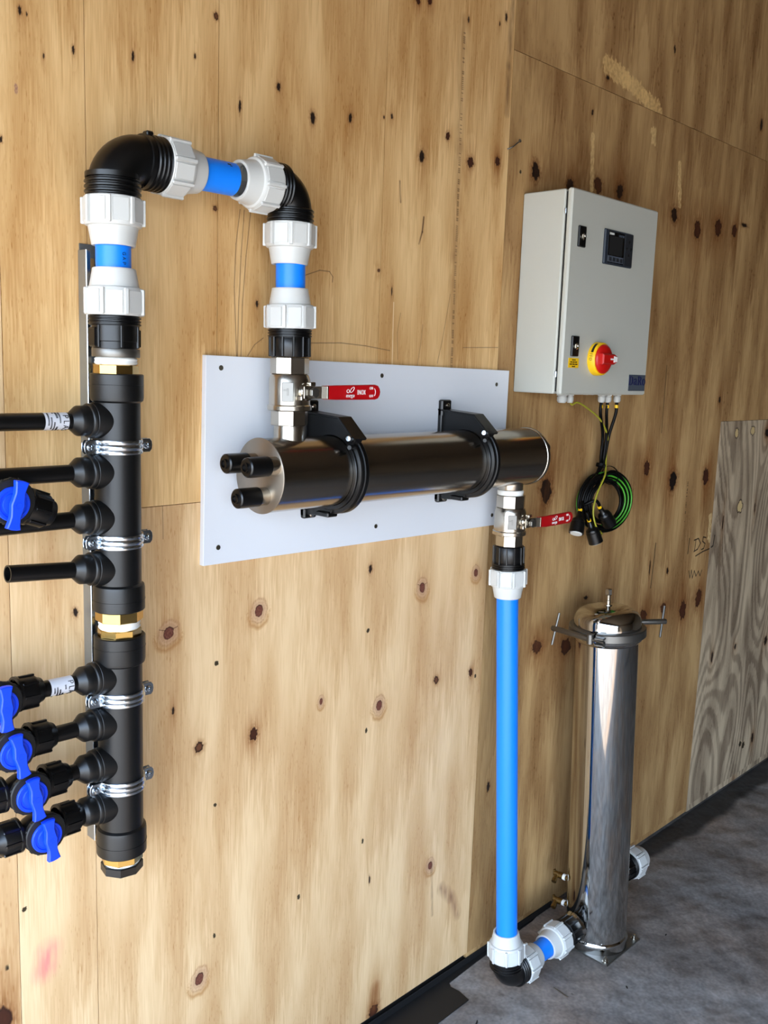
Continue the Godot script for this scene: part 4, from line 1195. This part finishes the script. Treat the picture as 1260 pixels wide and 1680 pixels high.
func build_filter() -> void:
	var base := Vector3(2.122, 0.0, 0.174)
	var top := Vector3(2.095, 0.86, 0.157)
	var t := thing("filter_housing", "tall polished stainless filter housing standing on the concrete floor", "filter", axis(base, top - base))
	var up := Transform3D.IDENTITY
	var r := 0.0805
	var lean := t.transform.basis.inverse()
	var plate := PackedVector2Array([V(-0.088, -0.088), V(0.084, -0.088), V(0.084, 0.088), V(-0.088, 0.088)])
	part(t, "base_plate", MB.new().prism(plate, 0.0005, 0.0045, 0.0008, Transform3D(lean, Vector3.ZERO)), M.cast_steel)
	for s in [[-0.076, 0.076], [0.072, 0.076], [0.072, -0.076], [-0.076, -0.076]]:
		part(t, "anchor_bolt", MB.new().lathe([V(0.009, 0.0045), V(0.009, 0.006), V(0.0058, 0.006), V(0.0058, 0.011), V(0.004, 0.011), V(0.0038, 0.016), V(0.0, 0.0165)], Transform3D(lean, lean * Vector3(s[0], 0, s[1])), 18), M.nickel)
	part(t, "body", MB.new().lathe([V(r, 0.02), V(r, 0.858)], up, 80), M.polished_steel)
	part(t, "foot_ring", MB.new().lathe([V(0.07, 0.0035), V(0.0845, 0.0035), V(0.0850, 0.006), V(0.0835, 0.016), V(0.0845, 0.021), V(0.0845, 0.027), V(0.0825, 0.031), V(r, 0.034)], up, 80), M.polished_steel)
	var e := 0.043
	part(t, "neck_flange", MB.new().lathe([V(r, 0.806 + e), V(0.0885, 0.815 + e), V(0.0905, 0.818 + e), V(0.0905, 0.826 + e), V(0.07, 0.827 + e)], up, 80), M.polished_steel)
	part(t, "lid", MB.new().lathe([V(0.0905, 0.836 + e), V(0.0905, 0.842 + e), V(0.0855, 0.844 + e), V(0.0852, 0.862 + e), V(0.082, 0.874 + e), V(0.074, 0.884 + e), V(0.058, 0.892 + e), V(0.035, 0.897 + e), V(0.0, 0.899 + e)], up, 80, 0.0, TAU, 50.0), M.polished_steel)
	part(t, "vent_valve", MB.new().lathe([V(0.0105, 0.896 + e), V(0.0095, 0.901 + e), V(0.0055, 0.902 + e), V(0.0055, 0.908 + e), V(0.0065, 0.909 + e), V(0.0065, 0.911 + e), V(0.0045, 0.912 + e), V(0.0055, 0.926 + e), V(0.0, 0.926 + e)], up, 24).prism(ngon(6, 0.0078), 0.926 + e, 0.942 + e, 0.001), M.nickel)
	var ring := [V(0.086, 0.823 + e), V(0.0955, 0.823 + e), V(0.098, 0.8255 + e), V(0.098, 0.8435 + e), V(0.0955, 0.846 + e), V(0.086, 0.846 + e), V(0.086, 0.823 + e)]
	for k in 2:
		part(t, "clamp_half", MB.new().lathe(ring, up, 48, 0.20 + k * (PI - 0.25), PI - 0.25 + k * (PI + 0.35)), M.cast_steel)
	# clasp bolts at the two joints of the ring; their long T handles run out past it
	for s in [-1.0, 1.0]:
		var ang := deg_to_rad(168.0 if s < 0.0 else 9.0)
		var o := Vector3(cos(ang) * 0.108, 0.8345 + e, sin(ang) * 0.108)
		var go := deg_to_rad(277.0 if s < 0.0 else 42.0)
		var d := Vector3(cos(go), 0.0, sin(go))
		var xf := axis(o, d, Vector3.UP)
		var l := 0.130 if s < 0.0 else 0.085
		part(t, "clasp_lug", MB.new().lathe([V(0.0, -0.012), V(0.0085, -0.012), V(0.0085, 0.012), V(0.0, 0.012)], Transform3D(Basis.IDENTITY, o + d * 0.008), 20), M.cast_steel)
		part(t, "clasp_lug", MB.new().box(Vector3.ZERO, Vector3(0.020, 0.0045, 0.024), 0.0015, Transform3D(Basis(Vector3.UP, -ang), o - d * 0.022 + Vector3(0, 0.008, 0))).box(Vector3.ZERO, Vector3(0.020, 0.0045, 0.024), 0.0015, Transform3D(Basis(Vector3.UP, -ang), o - d * 0.022 - Vector3(0, 0.008, 0))), M.cast_steel)
		part(t, "clasp_bolt", MB.new().lathe([V(0.0, -0.035), V(0.0042, -0.035), V(0.0042, 0.014), V(0.0072, 0.014), V(0.0072, l), V(0.006, l + 0.002), V(0.0, l + 0.002)], xf, 20), M.cast_steel)
		var bar := axis(o + d * (l - 0.009), Vector3(0.30, 1.0, 0.05) if s < 0.0 else Vector3(0.42, 1.0, -0.1))
		part(t, "handle_bar", MB.new().lathe([V(0.0, -0.043), V(0.0032, -0.042), V(0.0032, 0.042), V(0.0, 0.043)], bar, 14), M.cast_steel)
	# nozzles
	part(t, "inlet_nozzle", MB.new().lathe([V(0.040, 0.070), V(0.036, 0.083), V(0.034, 0.088), V(0.034, 0.097), V(0.03, 0.098), V(0.0, 0.098)], axis(Vector3(0.0, 0.064, -0.018), Vector3(-1, -0.02, -0.02)), 40), M.polished_steel)
	part(t, "outlet_nozzle", MB.new().lathe([V(0.040, 0.070), V(0.036, 0.080), V(0.0335, 0.086), V(0.0335, 0.135), V(0.0, 0.135)], axis(Vector3(0.0, 0.142, -0.010), Vector3(1, 0, 0)), 40), M.polished_steel)
	for y in [0.163, 0.086]:
		var k := MB.new()
		var ax := axis(Vector3(-0.034, y, -0.058), Vector3(-0.05, 0.02, -1), Vector3.UP)
		k.lathe([V(0.0065, 0.0), V(0.0065, 0.028), V(0.009, 0.029), V(0.009, 0.042), V(0.0075, 0.043), V(0.0075, 0.056), V(0.0, 0.056)], ax, 20)
		k.lathe([V(0.0, 0.0), V(0.006, 0.0), V(0.006, 0.016), V(0.0072, 0.017), V(0.0072, 0.026), V(0.0, 0.026)], axis(ax * Vector3(0, 0.048, 0), Vector3(-0.9, -0.45, 0.2)), 18)
		k.box(ax * Vector3(0, 0.056, 0.006), Vector3(0.010, 0.010, 0.006), 0.002)
		var cock := part(t, "drain_cock", k, M.dull_brass)
		part(cock, "thread_tape", MB.new().lathe([V(0.006, 0.02), V(0.0085, 0.021), V(0.0085, 0.028), V(0.006, 0.029)], ax, 18), M.ptfe_tape)
	var ot := t.transform * Vector3(0.135, 0.142, -0.010)
	adaptor("open black adaptor with white nut on the filter's rear outlet", ot - Vector3(0.004, 0, 0), Vector3(1, 0, 0.02), 0.046, "ribbed")

func build_cabinet() -> void:
	var o := Vector3(1.841, 1.479, 0.0)
	var t := thing("control_cabinet", "grey steel control cabinet on the plywood, with red and yellow rotary switch", "cabinet", Transform3D(Basis.IDENTITY, o))
	var W := 0.389
	var H := 0.459
	part(t, "body", MB.new().box(Vector3(W / 2, H / 2, 0.059), Vector3(W, H, 0.116), 0.003), M.cabinet_grey)
	part(t, "gasket", MB.new().box(Vector3(W / 2, H / 2, 0.119), Vector3(W - 0.012, H - 0.012, 0.008)), M.black_rubber)
	var door := part(t, "door", MB.new().box(Vector3(W / 2, H / 2, 0.130), Vector3(W + 0.002, H + 0.002, 0.0145), 0.004), M.cabinet_grey)
	var z := 0.1373
	for y in [0.3575, 0.111]:
		var lk := part(door, "lock", MB.new().box(Vector3(0.0435, y, z + 0.002), Vector3(0.030, 0.047, 0.006), 0.002), M.black_plastic)
		part(door, "lock_insert", MB.new().lathe([V(0.0, 0.0), V(0.0085, 0.0), V(0.0085, 0.002), V(0.0065, 0.0025), V(0.005, 0.001), V(0.0, 0.001)], axis(Vector3(0.0435, y, z + 0.0045), Vector3(0, 0, 1), Vector3.UP), 20).box(Vector3(0.0435, y, z + 0.006), Vector3(0.003, 0.010, 0.002)), M.nickel)
	for y in [0.41, 0.045]:
		part(t, "catch", MB.new().lathe([V(0.0, -0.006), V(0.003, -0.006), V(0.003, 0.006), V(0.0, 0.006)], Transform3D(Basis.IDENTITY, Vector3(0.002, y, 0.119)), 10), M.zinc)
	# text display
	var dc := Vector3(0.2035, 0.3475, z)
	var disp := part(t, "display", MB.new().box(dc + Vector3(0, 0, 0.002), Vector3(0.130, 0.0805, 0.007), 0.0025), M.display_grey, Transform3D.IDENTITY, "dark text display panel")
	part(disp, "screen_surround", MB.new().box(dc + Vector3(-0.0155, 0.0, 0.0058), Vector3(0.074, 0.072, 0.001), 0.0003), M.display_dark)
	part(disp, "screen", MB.new().box(dc + Vector3(-0.0175, 0.004, 0.0065), Vector3(0.058, 0.044, 0.0006)), M.hole_dark)
	var keys := MB.new().box(dc + Vector3(-0.0165, -0.0270, 0.0066), Vector3(0.069, 0.014, 0.001))
	part(disp, "key_strip", keys, M.key_grey)
	for k in 4:
		part(disp, "key", MB.new().box(dc + Vector3(-0.041 + k * 0.0165, -0.0275, 0.0073), Vector3(0.013, 0.009, 0.001), 0.0003), M.plate_grey)
	part(disp, "key_field", MB.new().box(dc + Vector3(0.0425, 0.0, 0.0058), Vector3(0.036, 0.074, 0.001), 0.0003), M.plate_grey)
	for q in [[0.0, 0.0195], [-0.0095, 0.0035], [0.0095, 0.0035], [0.0, -0.0115]]:
		part(disp, "key", MB.new().prism(ngon(3, 0.0028, PI / 2 if q[1] > 0.0 else -PI / 2), 0.0, 0.001, 0.0, axis(dc + Vector3(0.0425 + q[0], q[1], 0.006), Vector3(0, 0, 1), Vector3.UP)), M.hole_dark)
	text(disp, "SIEMENS", 0.0048, M.ink_white, Transform3D(Basis.IDENTITY, dc + Vector3(-0.0385, 0.0305, 0.0066)), null, 0.8)
	text(disp, "LOGO! TDE", 0.0036, M.key_grey, Transform3D(Basis.IDENTITY, dc + Vector3(0.0055, 0.0290, 0.0066)), null, 0.8)
	# rotary isolator
	var sx := axis(Vector3(0.142, 0.0845, z), Vector3(0, 0, 1), Vector3.UP)
	var sw := part(t, "isolator_base", MB.new().lathe([V(0.0, 0.0), V(0.0395, 0.0), V(0.0400, 0.002), V(0.0388, 0.017), V(0.0372, 0.019), V(0.0, 0.019)], sx, 56), M.yellow, Transform3D.IDENTITY, "yellow switch base")
	part(sw, "switch_knob", MB.new().lathe([V(0.0, 0.018), V(0.0345, 0.018), V(0.0345, 0.022), V(0.0325, 0.025), V(0.024, 0.030), V(0.0, 0.031)], sx, 56), M.red_knob, Transform3D.IDENTITY, "red rotary knob")
	part(sw, "switch_grip", MB.new().prism(PackedVector2Array([V(-0.032, -0.0125), V(0.020, -0.0125), V(0.034, -0.007), V(0.036, 0.0), V(0.034, 0.007), V(0.020, 0.0125), V(-0.032, 0.0125)]), 0.023, 0.040, 0.003, Transform3D(Basis(Vector3(1, 0, 0), Vector3(0, 0, 1), Vector3(0, -1, 0)), Vector3(0.142, 0.0845, z))), M.red_knob)
	part(sw, "switch_pointer", MB.new().prism(PackedVector2Array([V(0.000, -0.0018), V(0.014, -0.0018), V(0.014, -0.0075), V(0.030, -0.0055), V(0.030, 0.0055), V(0.014, 0.0075), V(0.014, 0.0018), V(0.000, 0.0018)]), 0.0395, 0.0408, 0.0002, Transform3D(Basis(Vector3(1, 0, 0), Vector3(0, 0, 1), Vector3(0, -1, 0)), Vector3(0.142, 0.0845, z))), M.ink_white)
	for q in [["O", 182.0], ["F", 172.0], ["F", 165.0]]:
		var a := deg_to_rad(q[1])
		var nrm := Vector3(cos(a), sin(a), 0.10).normalized()
		var upv := Vector3(0, 0, 1)
		upv = (upv - nrm * upv.dot(nrm)).normalized()
		text(sw, q[0], 0.0075, M.ink_black, Transform3D(Basis(upv.cross(nrm), upv, nrm), Vector3(0.142, 0.0845, z + 0.0095) + Vector3(cos(a), sin(a), 0) * 0.0393))
	var strip := MB.new()
	for k in 14:
		var a := deg_to_rad(156.0 - k * 3.0)
		strip.box(Vector3(0.0391, 0.0, 0.0), Vector3(0.0012, 0.0022, 0.006), 0.0, Transform3D(Basis(Vector3(0, 0, 1), a), Vector3(0.142, 0.0845, z + 0.0105)))
	part(sw, "printed_mark", strip, M.ink_black)
	# warning sticker and maker's plate
	var ws := part(t, "warning_sticker", MB.new().box(Vector3(0.0445, 0.0725, z + 0.0005), Vector3(0.043, 0.0225, 0.0008)), M.yellow, Transform3D.IDENTITY, "small yellow warning sticker")
	var words := MB.new()
	for row in [[0.016, 3, 0.0795], [0.030, 3, 0.0745], [0.034, 3, 0.0695], [0.014, 2, 0.0645]]:
		for k in row[1]:
			var w: float = row[0] / row[1]
			words.box(Vector3(0.0445 - row[0] / 2 + w * (k + 0.5), row[2], z + 0.001), Vector3(w * 0.82, 0.0026, 0.0004))
	part(ws, "fine_print", words, M.ink_black)
	var pl := part(t, "maker_plate", MB.new().box(Vector3(0.343, 0.0295, z + 0.0006), Vector3(0.082, 0.041, 0.0012), 0.0003), M.maker_grey, Transform3D.IDENTITY, "dark maker's plate")
	text(pl, "DaRo", 0.0225, M.ink_blue, Transform3D(Basis.IDENTITY, Vector3(0.343, 0.0345, z + 0.0013)), serif_font, 1.05)
	# glands under the box
	for g in [[0.124, 0.013, 0.0], [0.1590, 0.0095, 0.0], [0.3075, 0.0105, 1.0], [0.3376, 0.0105, 1.0], [0.390 - 0.006, 0.0105, 1.0]]:
		var gx := Transform3D(Basis(Vector3(1, 0, 0), PI), Vector3(g[0], 0.0, 0.06))
		var gr: float = g[1]
		var gl := part(t, "cable_gland", MB.new().prism(ngon(6, gr), 0.0, 0.007, 0.0008, gx).lathe([V(gr * 0.8, 0.007), V(gr * 0.8, 0.009), V(gr * 0.95, 0.0095), V(gr * 0.95, 0.019), V(gr * 0.7, 0.024), V(gr * 0.45, 0.0245)], gx, 28), M.gland_grey)
	for x in [0.19, 0.215, 0.27, 0.295]:
		part(t, "hole_plug", MB.new().lathe([V(0.0, -0.001), V(0.0085, -0.001), V(0.0085, 0.002), V(0.006, 0.0035), V(0.0, 0.0035)], Transform3D(Basis(Vector3(1, 0, 0), PI), Vector3(x, 0.0, 0.085)), 20), M.gland_grey)

func build_cables() -> void:
	var names := [
		["black cable from the leftmost wired gland, looped and plugged behind the red lever", Vector3(2.1485, 1.456, 0.06), 4.35, Vector3(2.096, 1.168, 0.050), Vector3(-0.42, -0.86, 0.15)],
		["black cable from the middle wired gland, looped and ending in the lowest plug", Vector3(2.1786, 1.456, 0.06), 4.42, Vector3(2.129, 1.140, 0.062), Vector3(0.32, -0.92, 0.2)],
		["black cable from the rightmost gland, looped and ending in the plug inside the coil", Vector3(2.225, 1.456, 0.06), 4.28, Vector3(2.171, 1.174, 0.066), Vector3(0.62, -0.72, 0.15)],
	]
	var cen := Vector3(2.222, 1.187, 0.046)
	for k in 3:
		var q: Array = names[k]
		var t := thing("power_cable", q[0], "cable", Transform3D(Basis.IDENTITY, q[1]), "black cables coiled below the cabinet")
		var g: Vector3 = q[1]
		var tie := Vector3(2.206 + 0.005 * k, 1.282, 0.034 + 0.004 * (k % 2))
		var p := [Vector3(0, 0.004, 0), Vector3(0.001, -0.03, -0.001)]
		var m := g.lerp(tie, 0.5) + Vector3([0.014, 0.012, 0.004][k], 0.0, -0.002)
		p.append(m - g)
		p.append(g.lerp(tie, 0.85) + Vector3(0.004, 0, 0) - g)
		p.append(tie - g)
		var turns: float = q[2]
		var steps := int(turns * 12.0)
		for s in range(1, steps):
			var a := 1.98 + TAU * turns * s / steps
			var loop := floorf(turns * s / steps)
			var jr := 0.022 * sin(loop * 2.1 + k * 2.4) - 0.010
			var rx := 0.083 + jr * 0.8
			var ry := 0.076 + jr * 0.6
			p.append(cen + Vector3(rx * cos(a) + 0.006 * sin(loop + k), ry * sin(a), 0.018 * cos(a) + 0.009 * sin(loop * 1.7 + k * 2.1 + a * 0.5)) - g)
		var e: Vector3 = q[3]
		var d: Vector3 = (q[4] as Vector3).normalized()
		p.append(e - d * 0.03 - g)
		p.append(e - g)
		part(t, "sheath", MB.new().tube(smooth(p, 6), 0.0042, 10), M.cable_black)
		part(t, "end_marker", MB.new().lathe([V(0.003, -0.016), V(0.0052, -0.016), V(0.0052, -0.008), V(0.003, -0.008)], Transform3D(Basis.IDENTITY, Vector3(0, 0.0, 0)), 14), M.yellow, Transform3D.IDENTITY, "yellow marker sleeve")
		var px := axis(e - g, d)
		part(t, "end_marker", MB.new().lathe([V(0.003, -0.010), V(0.0055, -0.010), V(0.0055, -0.003), V(0.003, -0.003)], px, 14), M.yellow, Transform3D.IDENTITY, "yellow marker sleeve")
		var plug := part(t, "plug", MB.new().lathe([V(0.0, -0.002), V(0.0065, -0.002), V(0.0075, 0.012), V(0.011, 0.016), V(0.0165, 0.020), V(0.0172, 0.022), V(0.0172, 0.027), V(0.0185, 0.028), V(0.0195, 0.056), V(0.0195, 0.058), V(0.017, 0.058), V(0.016, 0.05), V(0.0, 0.05)], px, 32), M.black_plastic)
		part(plug, "contact_face", MB.new().lathe([V(0.015, 0.045), V(0.0155, 0.0595), V(0.0145, 0.0605), V(0.0, 0.0605)], px, 28), M.ink_white if k < 2 else M.black_plastic)
	# earth wire
	var g2 := Vector3(2.0, 1.456, 0.06)
	var t2 := thing("earth_cable", "thin green and yellow earth wire looped with the black cables", "wire", Transform3D(Basis.IDENTITY, g2))
	var pe := [Vector3(0, 0.004, 0), Vector3(0.008, -0.006, 0.002), Vector3(2.035, 1.455, 0.062) - g2, Vector3(2.095, 1.436, 0.06) - g2, Vector3(2.158, 1.408, 0.056) - g2, Vector3(2.212, 1.366, 0.047) - g2, Vector3(2.228, 1.332, 0.038) - g2, Vector3(2.222, 1.295, 0.042) - g2, Vector3(2.192, 1.262, 0.06) - g2, Vector3(2.156, 1.215, 0.062) - g2, Vector3(2.136, 1.170, 0.066) - g2, Vector3(2.145, 1.130, 0.072) - g2, Vector3(2.175, 1.106, 0.074) - g2, Vector3(2.205, 1.1075, 0.05) - g2]
	part(t2, "yellow_run", MB.new().tube(smooth(pe, 6), 0.0024, 8), M.cable_yellow)
	var pg := [Vector3(2.205, 1.1075, 0.05)]
	for s in 34:
		var a := -1.75 + TAU * 2.6 * s / 33.0
		var lp := floorf(2.6 * s / 33.0)
		pg.append(cen + Vector3((0.088 - 0.017 * lp) * cos(a) - 0.002, (0.080 - 0.009 * lp) * sin(a), 0.002 + 0.031 * cos(a)))
	for k in pg.size():
		pg[k] -= g2
	part(t2, "green_loops", MB.new().tube(smooth(pg, 6), 0.0024, 8), M.cable_green)
	# ties
	var tb := thing("cable_tie", "black tie gathering the cables above the coil", "tie", Transform3D(Basis.IDENTITY, Vector3(2.207, 1.285, 0.036)), "black ties on the cable coil")
	part(tb, "strap", MB.new().lathe([V(0.0115, -0.004), V(0.0128, -0.004), V(0.0128, 0.004), V(0.0115, 0.004), V(0.0115, -0.004)], axis(Vector3.ZERO, Vector3(0.35, 1, 0)), 24), M.cable_black)
	part(tb, "buckle", MB.new().box(Vector3(-0.006, 0, 0.014), Vector3(0.008, 0.007, 0.006), 0.001), M.cable_black)
	var tc := thing("cable_tie", "black tie round the top of the coil beside its inner gap", "tie", Transform3D(Basis.IDENTITY, Vector3(2.235, 1.258, 0.05)), "black ties on the cable coil")
	part(tc, "strap", MB.new().lathe([V(0.0245, -0.002), V(0.0258, -0.002), V(0.0258, 0.002), V(0.0245, 0.002), V(0.0245, -0.002)], axis(Vector3.ZERO, Vector3(1, 0.1, 0)), 28), M.cable_black)
	part(tc, "tail", MB.new().tube(smooth([Vector3(0, -0.02, 0.02), Vector3(0.012, -0.045, 0.026), Vector3(0.02, -0.08, 0.024), Vector3(0.012, -0.105, 0.02), Vector3(0.0, -0.118, 0.02)], 5), 0.0012, 6), M.cable_black)

func build_small() -> void:
	# bent nail beside the sheet joint
	var n := thing("bent_nail", "bent steel nail sticking out of the plywood joint", "nail", Transform3D(Basis.IDENTITY, Vector3(1.772, 2.024, 0.0)))
	part(n, "shank", MB.new().tube(PackedVector3Array([Vector3(0, 0, -0.01), Vector3(0.001, 0.001, 0.004), Vector3(0.008, 0.006, 0.010), Vector3(0.026, 0.021, 0.014)]), 0.0016, 8), M.cast_steel)
	part(n, "head", MB.new().lathe([V(0.0, 0.0), V(0.0038, 0.0), V(0.0038, 0.0014), V(0.0, 0.0014)], axis(Vector3(0.026, 0.021, 0.014), Vector3(0.75, 0.6, 0.2)), 14), M.cast_steel)
	# black membrane along the foot of the wall
	var m := thing("floor_membrane", "strip of black dampproof membrane lying along the foot of the wall", "membrane", Transform3D(Basis.IDENTITY, Vector3(0.4, 0.0, 0.0)))
	var flap := PackedVector2Array([V(0.0, 0.0), V(0.0, 0.10), V(0.6, 0.101), V(0.95, 0.097), V(1.15, 0.099), V(1.269, 0.0965), V(1.277, 0.060), V(1.274, 0.034), V(1.283, 0.022), V(1.40, 0.016), V(1.55, 0.012), V(1.66, 0.008), V(1.70, 0.001)])
	part(m, "sheet", MB.new().prism(flap, 0.0005, 0.0022, 0.0004), M.membrane)
	var up := PackedVector2Array([V(0.0, 0.0006), V(1.76, 0.0006), V(1.76, 0.0036), V(0.0, 0.0036)])
	part(m, "upstand", MB.new().prism(up, 0.0, 0.019, 0.001), M.membrane)
	# splinters and crumbs on the concrete
	var crumbs := [[1.86, 0.235, 0.05, 1.45], [1.62, 0.16, 0.02, 0.5], [1.63, 0.19, 0.015, 1.2], [2.0, 0.34, 0.012, 0.9], [2.28, 0.30, 0.012, 0.2]]
	for k in crumbs.size():
		var c: Array = crumbs[k]
		var lab: String = ["long pale splinter lying in front of the floor elbow", "dark splinter beside the end of the membrane", "dark chip further from the wall near the membrane end", "small dark chip in front of the filter base plate", "small dark chip right of the filter base plate"][k]
		var t := thing("wood_splinter", lab, "splinter", Transform3D(Basis(Vector3.UP, c[3]), Vector3(c[0], 0.0, c[1])))
		part(t, "sliver", MB.new().prism(PackedVector2Array([V(-c[2] / 2, 0.0), V(-c[2] * 0.2, -0.0022), V(c[2] * 0.45, -0.001), V(c[2] / 2, 0.0006), V(c[2] * 0.1, 0.0022)]), 0.0, 0.002, 0.0004), M.room_board if k == 0 else M.gap_dark)
